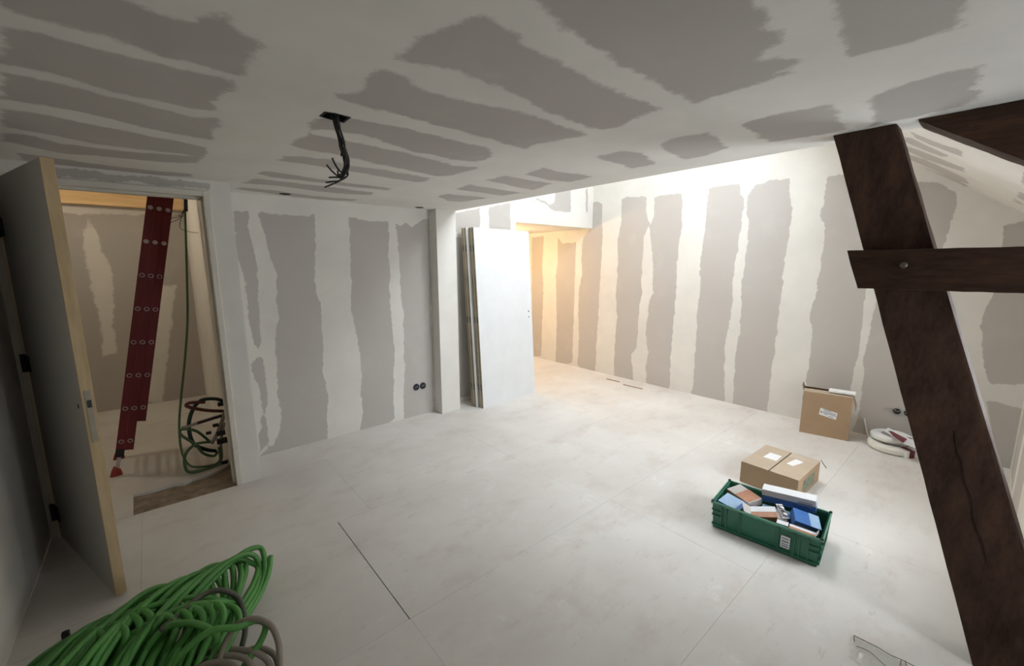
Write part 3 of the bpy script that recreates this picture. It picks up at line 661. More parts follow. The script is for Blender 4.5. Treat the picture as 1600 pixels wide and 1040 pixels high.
# ------------------------------------------------------------------ cable bundle from the ceiling hole
bun = tag(empty('cable_bundle', (0.60, 1.715, H)), 'bundle of twisted black cables hanging from the ragged ceiling hole', 'cable')
D = lambda cx, cy: at(480+cx/6.93, 160+cy/6.93, 1, 1.72)
axis = [D(305,120), D(310,170), D(325,250), D(350,350), D(375,430), D(385,500), D(412,570), D(425,640), D(422,710), D(400,770)]
axis[0][2] = H+0.08
SP = spline(axis, 6)
rnd = random.Random(4)
for k in range(7):
    ph = k*2*math.pi/7; P = []
    for i, p in enumerate(SP):
        a = ph+i*0.16*(1 if k % 2 else -0.6); rr = 0.0075 if k else 0.0
        P.append(p + Vector((math.cos(a)*rr, math.sin(a)*rr, 0)))
    MB().tube(P, 0.0052, 7).build('cable', M_BLACK if k not in (2, 5) else simple('dark_grey_cable', (0.05, 0.045, 0.04), 0.5), bun, smooth=True)
for q in ([(405,770),(350,750),(310,690),(262,605)], [(400,785),(340,800),(280,740),(215,670)], [(400,790),(350,812),(290,808),(232,815)], [(395,800),(340,850),(270,858),(210,862)], [(395,805),(350,850),(270,885),(185,920)], [(380,500),(375,540),(374,580)], [(420,680),(440,730),(430,790),(390,830),(320,858)], [(330,740),(328,780),(345,800)], [(415,760),(380,810),(340,795),(355,780),(410,770)]):
    MB().tube(spline([D(*p)+Vector((0, rnd.uniform(-.012, .012), 0)) for p in q], 6), 0.0032, 6).build('wire_end', M_BLACK, bun, smooth=True)
MB().tube([Vector(p)+Vector((0.0, -0.009, 0)) for p in SP[3:30]], 0.0018, 6).build('draw_wire', M_GREYC, bun)

# ------------------------------------------------------------------ wall sockets
def sockets(label, centres, nrm, up, group=None):
    c0 = sum((Vector(c) for c in centres), Vector())/2; root = tag(empty('socket_box', tuple(c0)), label, 'socket')
    nrm = Vector(nrm)
    for c in centres:
        z = nrm; x = Vector((0, 0, 1)).cross(z).normalized(); y = z.cross(x)
        Mx = Matrix(((x.x, y.x, z.x, c[0]), (x.y, y.y, z.y, c[1]), (x.z, y.z, z.z, c[2]), (0, 0, 0, 1)))
        MB().lathe([(0.026, 0.0), (0.026, 0.006), (0.034, 0.007), (0.037, 0.0)], Mx, 20).build('box_rim', up, root, smooth=False)
        MB().disc(Mx, 0.026, 20, 0.0005, 0.001).build('box_inside', M_BLACK, root)
        MB().tube([Mx @ Vector((0.018, 0.008, 0.002)), Mx @ Vector((0.006, 0.0, 0.014)), Mx @ Vector((-0.01, 0.012, 0.012)), Mx @ Vector((-0.016, -0.008, 0.004))], 0.003, 6).build('wire_end', M_GREYC, root)
sockets('dark blue double socket box low on the far wall by the pilaster', [(2.032, YA, 0.315), (2.110, YA, 0.315)], (0, -1, 0), M_DARKNAVY)
sockets('grey double socket box above the white tape rolls', [(XB, 0.485, 0.285), (XB, 0.412, 0.285)], (-1, 0, 0), simple('grey_socket_rim', (0.35, 0.35, 0.34), 0.5))
sw = cp3([]) 
MB().tube(spline([(XB-0.01, 0.49, 0.30), (XB-0.015, 0.53, 0.305), (XB-0.008, 0.57, 0.296)], 5), 0.003, 6).build('lead_wire', M_GREYC, bpy.data.objects['socket_box.001'])

# ------------------------------------------------------------------ cardboard boxes
M_CARD = simple('brown_cardboard', (0.40, 0.275, 0.165), 0.8, var=0.07, vscale=4)
M_CARD_D = simple('brown_cardboard_inner', (0.33, 0.225, 0.135), 0.85, var=0.07, vscale=4)
M_CARD_L = simple('pale_cardboard', (0.47, 0.375, 0.275), 0.7, var=0.08, vscale=5)
M_PAPER = simple('white_label', (0.80, 0.80, 0.80), 0.6, var=0.02)
M_PRINT = simple('grey_print', (0.22, 0.25, 0.33), 0.7)
M_TAPE = simple('clear_tape', (0.56, 0.47, 0.37), 0.18, var=0.05)
def lines_print(root_label, x0, x1, z0, z1, rows, plane, mat=None, off=0.0012):
    """short bars of unreadable small print; plane(u, v, w)"""
    rn = random.Random(int(abs(x0)*977+rows))
    for i in range(rows):
        v = z1-(i+0.5)*(z1-z0)/rows; hgt = (z1-z0)/rows*0.28; u = x0+(x1-x0)*rn.uniform(0.0, 0.2); e = x1-(x1-x0)*rn.uniform(0.0, 0.35)
        vs = [plane(u, v-hgt, off), plane(e, v-hgt, off), plane(e, v+hgt, off), plane(u, v+hgt, off)]
        MB().prism(vs, plane(0, 0, off+0.0004)-plane(0, 0, off)).build('print', mat or M_PRINT, root_label)
# tall carton by the long wall
a1 = math.atan2(4.673-4.601, 1.112-0.752)
c1 = empty('cardboard_box', (4.601, 1.112, 0), (0, 0.0, a1)); tag(c1, 'tall brown carton with raised flaps and white address label against the striped wall', 'box')
# local: +x towards the wall, -y along the front
Wd, Dp, Hc, t = 0.367, 0.215, 0.405, 0.004
loc = lambda mb, nm, mat, par=c1, **k: mb.build(nm, mat, par, world=False, **k)
front = loc(MB().box((0, -Wd, 0), (t, 0, Hc)), 'front_panel', M_CARD)
loc(MB().box((Dp-t, -Wd, 0), (Dp, 0, Hc)), 'back_panel', M_CARD)
loc(MB().box((t, -t, 0), (Dp-t, 0, Hc)), 'side_panel', M_CARD)
loc(MB().box((t, -Wd, 0), (Dp-t, -Wd+t, Hc)), 'side_panel', M_CARD)
loc(MB().box((t, -Wd+t, 0), (Dp-t, -t, t)), 'bottom_panel', M_CARD_D)
loc(MB().prism([(t, -0.001, Hc), (Dp-t, -0.001, Hc), (Dp-0.05, 0.012, Hc+0.055), (0.02, 0.014, Hc+0.055)], (0, 0.004, 0)), 'flap', M_CARD_L)
loc(MB().prism([(t, -Wd, Hc), (Dp-t, -Wd, Hc), (Dp-0.02, -Wd-0.035, Hc-0.10), (0.0, -Wd-0.028, Hc-0.12)], (0, -0.004, 0)), 'flap', M_CARD_L)
loc(MB().prism([(0.0, 0, Hc), (0.0, -Wd, Hc), (0.075, -Wd, Hc+0.012), (0.075, 0, Hc+0.012)], (0, 0, 0.004)), 'flap', M_CARD_L)
loc(MB().prism([(Dp, 0, Hc), (Dp, -Wd, Hc), (Dp-0.075, -Wd, Hc+0.015), (Dp-0.075, 0, Hc+0.015)], (0, 0, 0.004)), 'flap', M_CARD_L)
loc(MB().box((-0.001, 0.0, Hc-0.085), (0.03, 0.0012, Hc-0.04)), 'hand_slot', M_BLACK)
pl = lambda u, v, w: Vector((-w, -u, v))
lab = loc(MB().prism([pl(0.135, 0.205, 0), pl(0.265, 0.180, 0), pl(0.272, 0.245, 0), pl(0.142, 0.272, 0)], (-0.001, 0, 0)), 'address_label', M_PAPER, front)
for i, (u0_, u1_, v_) in enumerate(((0.165, 0.225, 0.255), (0.17, 0.26, 0.240), (0.155, 0.262, 0.226), (0.17, 0.20, 0.214), (0.21, 0.245, 0.205))):
    dz = lambda u: -(u-0.2)*0.2
    loc(MB().prism([pl(u0_, v_-.003+dz(u0_), .0011), pl(u1_, v_-.003+dz(u1_), .0011), pl(u1_, v_+.003+dz(u1_), .0011), pl(u0_, v_+.003+dz(u0_), .0011)], (-0.0004, 0, 0)), 'print', M_PRINT, lab)
loc(MB().disc(Matrix.Translation((-0.0010, -0.152, 0.232)) @ Matrix.Rotation(-math.pi/2, 4, 'Y'), 0.007, 12, 0, 0.0006), 'stamp', simple('ochre_print', (0.30, 0.18, 0.06), 0.7), lab)
# white offcut lying on the flaps
tag(MB().prism([Vector((4.665, 0.935, 0.424)), Vector((4.70, 0.745, 0.424)), Vector((4.76, 0.752, 0.432)), Vector((4.725, 0.94, 0.432))], (0, 0, 0.018)).build('foam_strip', simple('white_foam', (0.85, 0.85, 0.84), 0.8), bevel=0.002), 'white foam strip lying on the flaps of the tall carton', 'foam')
# low carton behind the crate
c2 = empty('cardboard_box', (3.178, 1.105, 0), (0, 0, -0.03)); tag(c2, 'low brown carton with two top labels standing behind the green crate', 'box')
L2, W2, H2 = 0.455, 0.370, 0.160
l2 = lambda mb, nm, mat, par=c2, **k: mb.build(nm, mat, par, world=False, **k)
l2(MB().box((0, -W2, 0), (L2, 0, H2-0.006)), 'body', M_CARD, bevel=0.003)
fa = l2(MB().box((0.001, -W2/2+0.004, H2-0.005), (L2-0.001, -0.001, H2)), 'top_flap', M_CARD_L, bevel=0.0015)
fb = l2(MB().box((0.001, -W2+0.001, H2-0.005), (L2-0.001, -W2/2-0.004, H2)), 'top_flap', M_CARD_L, bevel=0.0015)
l2(MB().box((0.002, -W2/2-0.004, H2-0.0065), (L2-0.002, -W2/2+0.004, H2-0.0055)), 'seam', M_BLACK)
l2(MB().prism([(0.20, -0.075, H2), (0.20, -0.165, H2), (0.32, -0.160, H2), (0.32, -0.080, H2)], (0, 0, 0.0008)), 'label', M_PAPER, fa)
l2(MB().prism([(0.215, -0.225, H2), (0.205, -0.270, H2), (0.33, -0.300, H2), (0.345, -0.245, H2)], (0, 0, 0.0008)), 'label', M_PAPER, fb)
l2(MB().box((0.36, -W2+0.01, H2), (0.43, -W2/2-0.01, H2+0.0006)), 'packing_tape', M_TAPE, fb)
l2(MB().prism([(0.10, -W2-0.0003, 0.03), (0.34, -W2-0.0003, 0.03), (0.34, -W2-0.0003, 0.12), (0.10, -W2-0.0003, 0.12)], (0, -0.001, 0)), 'side_label', simple('green_grey_print', (0.20, 0.22, 0.15), 0.7, var=0.4, vscale=40), c2)
l2(MB().prism([(-0.0005, -0.16, 0.0), (-0.0005, -0.26, 0.0), (-0.0005, -0.25, 0.045), (-0.0005, -0.20, 0.06)], (-0.001, 0, 0)), 'dark_print', M_BLACK, c2)

# ------------------------------------------------------------------ green crate
M_CRATE = simple('green_crate_plastic', (0.022, 0.150, 0.086), 0.36, var=0.14, vscale=7)
M_RIM_SHEEN = simple('green_rim_sky_sheen', (0.09, 0.26, 0.18), 0.3, var=0.12, vscale=7)  # sky reflection on the rim painted in as a lighter green
ca = math.atan2(2.547-2.487, 1.0-0.457)
crate = empty('plastic_crate', (2.470, 0.998, 0), (0, 0, ca)); tag(crate, 'green plastic stacking crate full of small cartons', 'crate')
CL, CW, CH = 0.545, 0.335, 0.170   # along -y, along +x, height
kk = lambda mb, nm, mat, par=crate, **k: mb.build(nm, mat, par, world=False, **k)
th = 0.005; fl = 0.010            # wall thickness, outward flare at the top
def wallp(a, b, inn):
    """side wall from corner a to b (bottom), flared; inn is the inward direction"""
    a = Vector(a); b = Vector(b); inn = Vector(inn); dr = (b-a).normalized()
    a0 = a+inn*fl+dr*fl; b0 = b+inn*fl-dr*fl; up = Vector((0, 0, CH))
    return MB().add([a0, b0, b+up, a+up, a0+inn*th, b0+inn*th, b+up+inn*th, a+up+inn*th], [(0,1,2,3),(7,6,5,4),(0,4,5,1),(1,5,6,2),(2,6,7,3),(3,7,4,0)])
cor = [(0, 0, 0), (0, -CL, 0), (CW, -CL, 0), (CW, 0, 0)]; inw = [(1, 0, 0), (0, 1, 0), (-1, 0, 0), (0, -1, 0)]
kk(MB().box((fl, -CL+fl, 0.001), (CW-fl, -fl, 0.007)), 'base', M_CRATE)
for i in range(4):
    w = kk(wallp(cor[i], cor[(i+1) % 4], inw[i]), 'side_wall', M_CRATE)
    a = Vector(cor[i]); b = Vector(cor[(i+1) % 4]); inn = Vector(inw[i]); dr = (b-a).normalized(); Ls = (b-a).length
    def onw(s_, z, o): return a + dr*s_ + inn*(fl*(1-z/CH)-o) + Vector((0, 0, z))
    def rib(s0, s1, z0, z1, o):
        vs = [onw(s0, z0, -0.001), onw(s1, z0, -0.001), onw(s1, z1, -0.001), onw(s0, z1, -0.001), onw(s0, z0, o), onw(s1, z0, o), onw(s1, z1, o), onw(s0, z1, o)]
        return MB().add(vs, [(0,3,2,1),(4,5,6,7),(0,1,5,4),(1,2,6,5),(2,3,7,6),(3,0,4,7)])
    long_ = Ls > 0.4
    for s in ((0.055, 0.082, 0.150, 0.158, 0.345, 0.353, 0.420, 0.428, 0.452, 0.490) if long_ else (0.05, 0.08, 0.165, 0.25, 0.28)):
        kk(rib(s-0.003, s+0.003, 0.022, CH-0.018, 0.009), 'rib', M_CRATE, w)
    kk(rib(0.012, Ls-0.012, 0.010, 0.024, 0.009), 'base_band', M_CRATE, w, bevel=0.0015)
    for s0, s1 in ((0.008, 0.055), (Ls-0.055, Ls-0.008)):
        for z in (0.075, 0.108): kk(rib(s0, s1, z, z+0.010, 0.008), 'corner_band', M_CRATE, w, bevel=0.001)
    rr = MB()
    vs = [onw(-0.008, CH-0.014, 0.008), onw(Ls+0.008, CH-0.014, 0.008), onw(Ls+0.008, CH, 0.008), onw(-0.008, CH, 0.008), onw(0.0, CH-0.014, -0.006), onw(Ls, CH-0.014, -0.006), onw(Ls, CH, -0.006), onw(0.0, CH, -0.006)]
    kk(rr.add(vs, [(0,1,2,3),(7,6,5,4),(0,4,5,1),(1,5,6,2),(2,6,7,3),(3,7,4,0)]), 'rim', M_RIM_SHEEN, bevel=0.0015)
    kk(MB().box((cor[i][0]-0.007, cor[i][1]-0.007, CH), (cor[i][0]+0.007, cor[i][1]+0.007, CH+0.007)), 'stacking_stud', M_BLACK, bevel=0.001)
    if i == 0:
        lb = kk(rib(0.365, 0.408, 0.045, 0.115, 0.009), 'paper_label', M_PAPER, w)
        for j, (z0, z1) in enumerate(((0.098, 0.106), (0.080, 0.090), (0.066, 0.072), (0.052, 0.060))):
            kk(rib(0.370, 0.403, z0, z1, 0.0096), 'print', M_PRINT, lb)
MC = parent_matrix(crate)

# ------------------------------------------------------------------ small cartons in the crate
M_BLUE = simple('blue_carton', (0.045, 0.15, 0.42), 0.45, var=0.12, vscale=12)
M_LBLUE = simple('pale_blue_carton', (0.30, 0.44, 0.62), 0.45, var=0.12, vscale=12)
M_WHITE = simple('white_carton', (0.74, 0.75, 0.76), 0.5, var=0.04, vscale=12)
M_ORANGE = simple('orange_brown_carton', (0.46, 0.22, 0.13), 0.55, var=0.2, vscale=14)
M_GREYCARD = simple('grey_carton', (0.46, 0.43, 0.40), 0.7, var=0.1, vscale=12)
def carton(label, c, size, rot, main, bands=(), flap=None, prints=0, name='small_carton'):
    """c in crate coordinates (x across, y along -, z up), bands: (face, v0, v1, material) stripes on a face, flap: (side, length, lift)"""
    o = empty(name); o.matrix_world = MC @ Matrix.Translation(c) @ Matrix.Rotation(rot[2], 4, 'Z') @ Matrix.Rotation(rot[1], 4, 'Y') @ Matrix.Rotation(rot[0], 4, 'X')
    tag(o, label, 'carton', 'cartons in the green crate')
    lx, ly, lz = size; b = lambda mb, nm, mt, par=o, **k: mb.build(nm, mt, par, world=False, **k)
    body = b(MB().box((-lx/2, -ly/2, -lz/2), (lx/2, ly/2, lz/2)), 'body', main, bevel=0.0012)
    e = 0.0008
    for face, v0, v1, mt in bands:
        if face == 'front': b(MB().box((-lx/2-e, -ly/2, -lz/2+lz*v0), (-lx/2, ly/2, -lz/2+lz*v1)), 'printed_band', mt)
        if face == 'top': b(MB().box((-lx/2+lx*v0, -ly/2, lz/2), (-lx/2+lx*v1, ly/2, lz/2+e)), 'printed_band', mt)
        if face == 'topy': b(MB().box((-lx/2, -ly/2+ly*v0, lz/2), (lx/2, -ly/2+ly*v1, lz/2+e)), 'printed_band', mt)
        if face == 'end': b(MB().box((-lx/2, -ly/2-e, -lz/2+lz*v0), (lx/2, -ly/2, -lz/2+lz*v1)), 'printed_band', mt)
    if flap:
        side, L, lift, mt = flap; s = -1 if side in ('-y',) else 1
        b(MB().prism([(-lx/2, s*ly/2, lz/2), (lx/2, s*ly/2, lz/2), (lx/2-0.004, s*(ly/2+L*math.cos(lift)), lz/2+L*math.sin(lift)), (-lx/2+0.004, s*(ly/2+L*math.cos(lift)), lz/2+L*math.sin(lift))], (0, 0, 0.0012)), 'flap', mt)
    for i in range(prints):
        v = lz*(0.18-0.12*i)
        b(MB().box((-lx/2-2*e, -ly*0.44, v-0.002), (-lx/2-e, -ly*0.18, v+0.002)), 'print', M_PRINT)
R = math.radians
carton('long white carton with blue lower half lying across the back of the crate', (0.272, -0.345, 0.208), (0.075, 0.27, 0.078), (R(-4), R(-3), R(4)), M_WHITE, [('front', 0.0, 0.52, M_BLUE), ('end', 0.0, 0.5, M_BLUE)], prints=3)
carton('pale blue carton in the corner of the crate under the orange carton', (0.088, -0.088, 0.138), (0.105, 0.125, 0.05), (R(6), R(-10), R(-14)), M_LBLUE, [('front', 0.0, 0.55, M_BLUE), ('topy', 0.0, 0.18, M_BLUE)])
carton('orange and grey carton lying at the crate end beside the pale blue one', (0.222, -0.118, 0.150), (0.11, 0.165, 0.042), (R(4), R(-6), R(-28)), M_GREYCARD, [('topy', 0.05, 0.62, M_ORANGE), ('front', 0.1, 0.9, M_ORANGE)])
carton('torn open orange carton with white lid in the middle of the crate', (0.105, -0.255, 0.140), (0.075, 0.13, 0.045), (R(-14), R(-20), R(24)), M_ORANGE, [('top', 0.5, 1.0, M_WHITE)], ('y', 0.06, 0.9, M_GREYCARD))
carton('black and white carton standing at the front wall of the crate', (0.055, -0.358, 0.120), (0.045, 0.055, 0.085), (0, R(-6), R(4)), M_BLACK, [('front', 0.12, 0.30, M_WHITE), ('front', 0.42, 0.50, M_WHITE), ('front', 0.60, 0.66, M_WHITE), ('top', 0.0, 0.8, M_WHITE)])
carton('blue carton with pale end at the corner near the paper label', (0.170, -0.447, 0.150), (0.10, 0.13, 0.05), (R(14), R(-16), R(18)), M_BLUE, [('front', 0.0, 0.42, M_WHITE), ('topy', 0.0, 0.40, M_LBLUE), ('end', 0.0, 0.5, M_WHITE)])
carton('flat brown carton with open white flap along the front wall of the crate', (0.058, -0.448, 0.108), (0.05, 0.120, 0.085), (R(2), R(-4), R(2)), M_ORANGE, [('top', 0.6, 1.0, M_WHITE)], ('-y', 0.035, 1.2, M_WHITE))
carton('dark blue carton half hidden below the long white carton', (0.205, -0.305, 0.110), (0.06, 0.16, 0.055), (0, R(-10), R(5)), M_BLUE, [('top', 0.5, 1.0, M_LBLUE)])
carton('bent grey carton lid lying between blue cartons in the crate', (0.140, -0.338, 0.150), (0.070, 0.055, 0.005), (R(6), R(-22), R(10)), M_GREYCARD)
carton('small grey carton sunk between the pale blue and torn cartons', (0.150, -0.172, 0.105), (0.03, 0.028, 0.075), (R(10), R(12), R(30)), simple('slate_carton', (0.12, 0.13, 0.17), 0.5))
carton('brown carton lying on the bottom of the crate under the others', (0.15, -0.26, 0.033), (0.26, 0.42, 0.05), (0, 0, 0), M_CARD_D)
# blister pack of fittings on top
o = empty('blister_pack'); o.matrix_world = MC @ Matrix.Translation((0.165, -0.335, 0.168)) @ Matrix.Rotation(R(35), 4, 'Z') @ Matrix.Rotation(R(-20), 4, 'Y')
tag(o, 'clear blister pack of metal fittings lying under the long white carton', 'pack')
MB().box((-0.05, -0.018, -0.002), (0.05, 0.018, 0.0)).build('backing_card', M_WHITE, o, world=False)
MB().box((-0.04, -0.013, 0.0), (0.04, 0.013, 0.009)).build('bubble', simple('shiny_fittings', (0.45, 0.46, 0.48), 0.15, 0.6, var=0.6, vscale=60), o, world=False, bevel=0.003)
for i in range(3):
    MB().tube([(-0.03+i*0.022, -0.008, 0.008), (-0.026+i*0.022, 0.008, 0.013)], 0.004, 8).build('fitting', M_BLACK if i == 1 else M_STEEL, o, world=False)

# ------------------------------------------------------------------ white rolls by the wall
M_ROLL = simple('white_tape_roll', (0.76, 0.74, 0.66), 0.5, var=0.05); M_ROLL2 = simple('bright_white_roll', (0.80, 0.79, 0.76), 0.45, var=0.04)
M_MAROON = simple('maroon_print', (0.16, 0.035, 0.045), 0.6, var=0.1)
def roll(label, cx, cy, z, ro, ri, hgt, mat, sang, tilt):
    o = empty('tape_roll', (cx, cy, z), (tilt, 0.0, 0)); tag(o, label, 'roll')
    b = 0.012; prof = [(ri, 0.004), (ri+0.004, 0), (ro-b, 0), (ro-0.003, b*0.4), (ro, b), (ro, hgt-b), (ro-0.003, hgt-b*0.4), (ro-b, hgt), (ri+0.004, hgt), (ri, hgt-0.004)]
    MB().lathe(prof, Matrix.Identity(4), 48).build('winding', mat, o, world=False, smooth=True)
    for j in range(3):  # edge lines of the winding
        rr = ri+(ro-ri)*(0.3+0.22*j)
        MB().tube([(rr*math.cos(a), rr*math.sin(a), hgt) for a in np.linspace(0, 2*math.pi, 40, endpoint=False)], 0.0016, 5, True).build('winding_edge', mat, o, world=False)
    # paper sleeve wrapped round the ring
    Ms = Matrix.Rotation(sang, 4, 'Z'); rm = (ro+ri)/2; hw = (ro-ri)/2+0.004
    rect = [(rm-hw, -0.004), (rm+hw, -0.004), (rm+hw, hgt+0.004), (rm-hw, hgt+0.004)]
    def sleeve(w0, w1, mt, g):
        R4 = [(a+(g if a > rm else -g), b_+(g if b_ > hgt/2 else 0)) for a, b_ in rect]
        vs = [Ms @ Vector((a, w, b_)) for w in (w0, w1) for a, b_ in R4]
        MB().add(vs, [(0,1,2,3),(7,6,5,4),(0,4,5,1),(1,5,6,2),(2,6,7,3),(3,7,4,0)]).build('paper_sleeve', mt, o, world=False)
    sleeve(-0.06, 0.06, M_PAPER, 0.0); sleeve(-0.035, 0.012, M_MAROON, 0.0008)
    return o
roll('wide cream tape roll lying on the floor under the smaller roll', 4.762, 0.455, 0.005, 0.175, 0.095, 0.052, M_ROLL, R(232), 0)
roll('smaller white tape roll lying tilted on the wide cream roll', 4.80, 0.485, 0.074, 0.135, 0.060, 0.050, M_ROLL2, R(252), R(-3))
sh = MB(); P = [at(1380,672,2,0.16), at(1388,668,2,0.16), at(1437,693,2,0.13), at(1437,703,2,0.13), at(1412,693,2,0.14)]
tag(MB().prism([Vector(p) for p in P], (0, 0, 0.002)).build('printed_card', M_PAPER), 'white card with maroon print lying on the smaller tape roll', 'card')
P = [at(1388,673,2,0.160), at(1394,674,2,0.1575), at(1417,686,2,0.1465), at(1411,692,2,0.1465), at(1395,681,2,0.154)]
MB().prism([Vector(p)+Vector((0, 0, 0.0022)) for p in P], (0, 0, 0.001)).build('print', M_MAROON, bpy.data.objects['printed_card'])
tag(MB().tube(spline([(XB-0.012, 0.70, 0.16), (XB-0.03, 0.68, 0.10), (4.93, 0.655, 0.03), (4.90, 0.635, 0.008), (4.87, 0.64, 0.006)], 6), 0.006, 8).build('white_strap', M_ROLL2, smooth=True), 'white strap end dropping from the wall beside the tall carton', 'strap')

# ------------------------------------------------------------------ coils of conduit in the foreground
M_GREEN = simple('bright_green_conduit', (0.085, 0.290, 0.060), 0.38, var=0.22, vscale=5)
M_GREYB = simple('grey_beige_conduit', (0.27, 0.235, 0.19), 0.5, var=0.12, vscale=6)
M_GREYD = simple('dark_grey_conduit', (0.075, 0.075, 0.055), 0.45, var=0.15, vscale=6)
gc = tag(empty('conduit_coil', (-0.10, 2.05, 0)), 'large loose coil of bright green conduit on the floor by the open door', 'cable coil')
rnd = random.Random(11); RC = 0.0130
def zlift(P, r): 
    for p in P: p.z = max(p.z, r+0.001)
    return P
cx0, cy0 = -0.42, 1.93; cx1, cy1 = 0.06, 2.08
nl = 21; cont = []
for i in range(nl):
    t = i/(nl-1); cx = cx0+(cx1-cx0)*t; cy = cy0+(cy1-cy0)*t + rnd.uniform(-.012, .012)
    ra_, rb_ = 0.33+rnd.uniform(-.02, .02), 0.085+0.04*math.sin(t*3.0)+rnd.uniform(-.01, .01)
    th0 = R(62)-R(16)*t + rnd.uniform(-.05, .05); tilt = R(28)+rnd.uniform(-.06, .06)
    for k in range(18):
        a = 2*math.pi*k/18; lx, ly = ra_*math.cos(a), rb_*math.sin(a)
        x = cx + lx*math.cos(th0) - ly*math.sin(th0)*math.cos(tilt); y = cy + lx*math.sin(th0) + ly*math.cos(th0)*math.cos(tilt)
        z = 0.115 + ly*math.sin(tilt)*1.3 + 0.02*math.sin(a*2+i) + 0.03*math.cos(a)
        cont.append(Vector((x + (cx1-cx0)/nl*k/18, y, z)))
MB().tube(zlift(spline(cont, 3), RC), RC, 8).build('winding', M_GREEN, gc, smooth=True)
def strand(seq, r, mat, root, nm='strand'):
    P = spline([at(x, y, 2, z) for x, y, z in seq], 8); MB().tube(zlift(P, r), r, 10).build(nm, mat, root, smooth=True)
for q in ([(20,1070,0.03),(60,1030,0.10),(120,992,0.16),(190,958,0.18),(250,934,0.17),(290,924,0.15),(312,930,0.12),(318,945,0.08)],
          [(40,1060,0.05),(100,1008,0.14),(170,972,0.19),(240,946,0.20),(300,934,0.18),(350,940,0.13),(372,950,0.08)],
          [(120,1060,0.05),(180,1010,0.14),(230,975,0.19),(290,948,0.21),(340,941,0.18),(376,943,0.10)],
          [(200,1060,0.06),(235,1005,0.16),(262,978,0.20),(300,973,0.21),(335,987,0.19),(338,1000,0.15)],
          [(250,1060,0.08),(290,1015,0.16),(330,985,0.20),(370,980,0.18),(400,969,0.16),(415,975,0.14),(408,1000,0.10),(385,1035,0.06),(370,1060,0.04)]):
    strand(q, RC, M_GREEN, gc)
rn = random.Random(21)
for tx, ty, w in ((148,984,15),(182,975,16),(205,962,15),(224,954,14),(262,962,14),(286,956,13),(306,950,13),(322,945,12),(338,943,12),(352,944,11),(364,948,10)):
    j = lambda a: a+rn.uniform(-3, 3); zt = 0.20 if tx < 350 else 0.14
    strand([(j(tx-70),1075,0.05),(j(tx-36),ty+48,0.13),(tx-w,ty+10,zt),(tx-2,ty,zt+0.012),(tx+w*0.8,ty+9,zt),(tx+w*0.75,ty+28,zt-0.03),(j(tx-12),ty+62,0.10),(j(tx-48),1080,0.04)], RC, M_GREEN, gc, 'loop')
bc = tag(empty('conduit_coil', (0.22, 1.85, 0)), 'smaller coil of grey beige conduit overlapping the green coil', 'cable coil')
for q in ([(330,1070,0.05),(352,1005,0.12),(372,975,0.17),(398,966,0.18),(422,976,0.15),(434,1000,0.10),(437,1030,0.05),(436,1070,0.02)],
          [(240,1048,0.03),(300,1025,0.06),(350,1015,0.08),(395,1018,0.08),(420,1035,0.05),(425,1070,0.02)],
          [(260,1060,0.03),(310,1036,0.06),(350,1024,0.09),(385,1030,0.08),(400,1060,0.05)],
          [(250,1070,0.04),(300,1046,0.08),(340,1034,0.10),(370,1044,0.09),(380,1075,0.05)],
          [(380,1018,0.05),(405,1012,0.06),(428,1022,0.04),(436,1045,0.02)]):
    strand(q, 0.0115, M_GREYB, bc)
dc = tag(empty('loose_conduit', (0.1, 2.1, 0)), 'single dark grey conduit arching over the green coil', 'cable')
strand([(250,985,0.20),(285,955,0.21),(315,930,0.21),(345,922,0.20),(370,932,0.15),(380,955,0.10),(383,985,0.05),(378,1010,0.02)], 0.0115, M_GREYD, dc)
MB().box((-0.455, 2.455, 0.0), (-0.430, 2.480, 0.035)).build('end_cap', M_BLACK, gc, bevel=0.003)

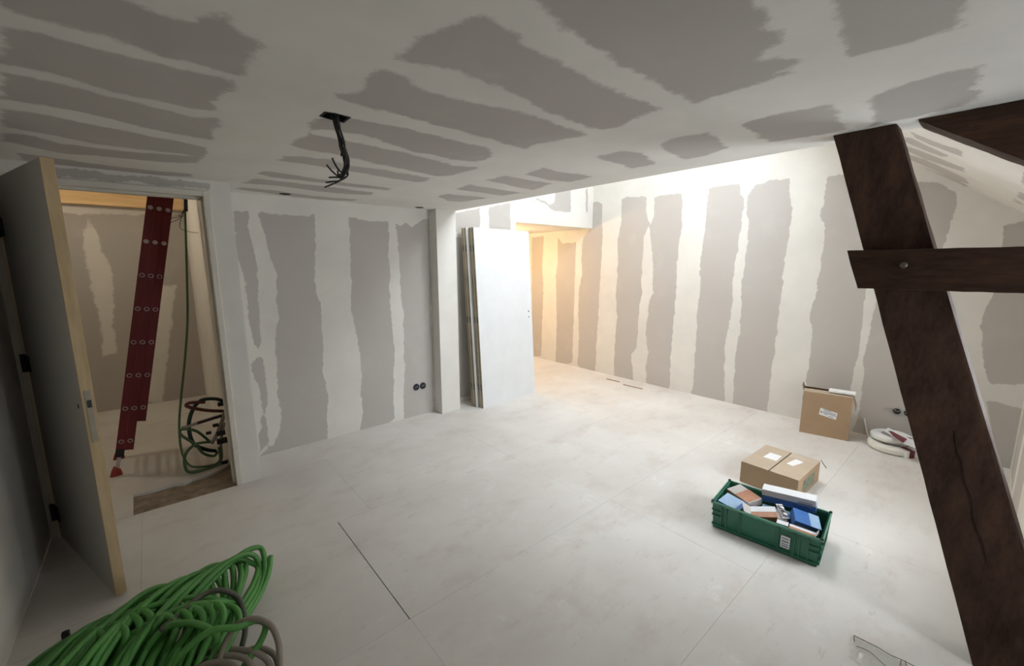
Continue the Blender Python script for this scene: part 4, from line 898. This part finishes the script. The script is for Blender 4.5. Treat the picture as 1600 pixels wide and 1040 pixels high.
# ------------------------------------------------------------------ small debris
def scrap_film():
    me_m, nt, bs = nodes_of('crumpled_clear_film'); bs.inputs['Base Color'].default_value = (0.72, 0.72, 0.66, 1); bs.inputs['Roughness'].default_value = 0.15
    bs.inputs['Alpha'].default_value = 0.26
    A = at(1333, 991, 2, 0); Bp = at(1326, 1026, 2, 0); Cc = at(1430, 1046, 2, 0); Dd = at(1375, 1062, 2, 0)
    rn = random.Random(5); vs = []; fs = []; nu, nv = 18, 7
    for i in range(nu):
        for j in range(nv):
            s, t = i/(nu-1), j/(nv-1); p = (A*(1-s)+Cc*s)*(1-t) + (Bp*(1-s)+Dd*s)*t
            fold = 0.016 if j in (1, 4) else 0.003
            vs.append((p[0]+rn.uniform(-.004, .004), p[1]+rn.uniform(-.004, .004), 0.002+fold*rn.uniform(0.4, 1.0)))
    for i in range(nu-1):
        for j in range(nv-1): a = i*nv+j; fs.append((a, a+nv, a+nv+1, a+1))
    o = MB().add(vs, fs).build('plastic_film', me_m, smooth=False)
    md = o.modifiers.new('solid', 'SOLIDIFY'); md.thickness = 0.0006
    tag(o, 'crumpled strip of clear plastic film on the floor at the post foot', 'film')
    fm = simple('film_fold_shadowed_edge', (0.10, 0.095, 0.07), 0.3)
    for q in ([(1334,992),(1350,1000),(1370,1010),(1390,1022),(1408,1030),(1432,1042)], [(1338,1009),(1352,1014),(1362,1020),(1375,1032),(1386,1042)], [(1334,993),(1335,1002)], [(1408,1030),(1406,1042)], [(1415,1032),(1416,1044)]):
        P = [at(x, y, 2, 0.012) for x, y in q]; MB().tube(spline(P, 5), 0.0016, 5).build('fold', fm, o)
scrap_film()
def sliver(label, a, b, r, mat, nm='wood_sliver', bend=0.0):
    A = at(*a, 2, 0); Bq = at(*b, 2, 0); Mm = (A+Bq)/2 + np.array([bend, bend*0.6, 0])
    tag(MB().tube([Vector((p[0], p[1], r)) for p in spline([A, Mm, Bq], 5)], r, 6).build(nm, mat), label, 'scrap')
M_SLIV = simple('brown_sliver', (0.34, 0.22, 0.15), 0.8)
sliver('short brown wood sliver on the floor along the striped wall', (948,592), (968,597), 0.006, M_SLIV)
sliver('longer brown wood sliver lying further from the alcove along the striped wall', (974,601), (1004,608), 0.006, M_SLIV)
sliver('thin bent wire offcut on the floor beside the low carton', (1283,719), (1291,731), 0.0025, M_BLACK, 'wire_offcut', 0.02)
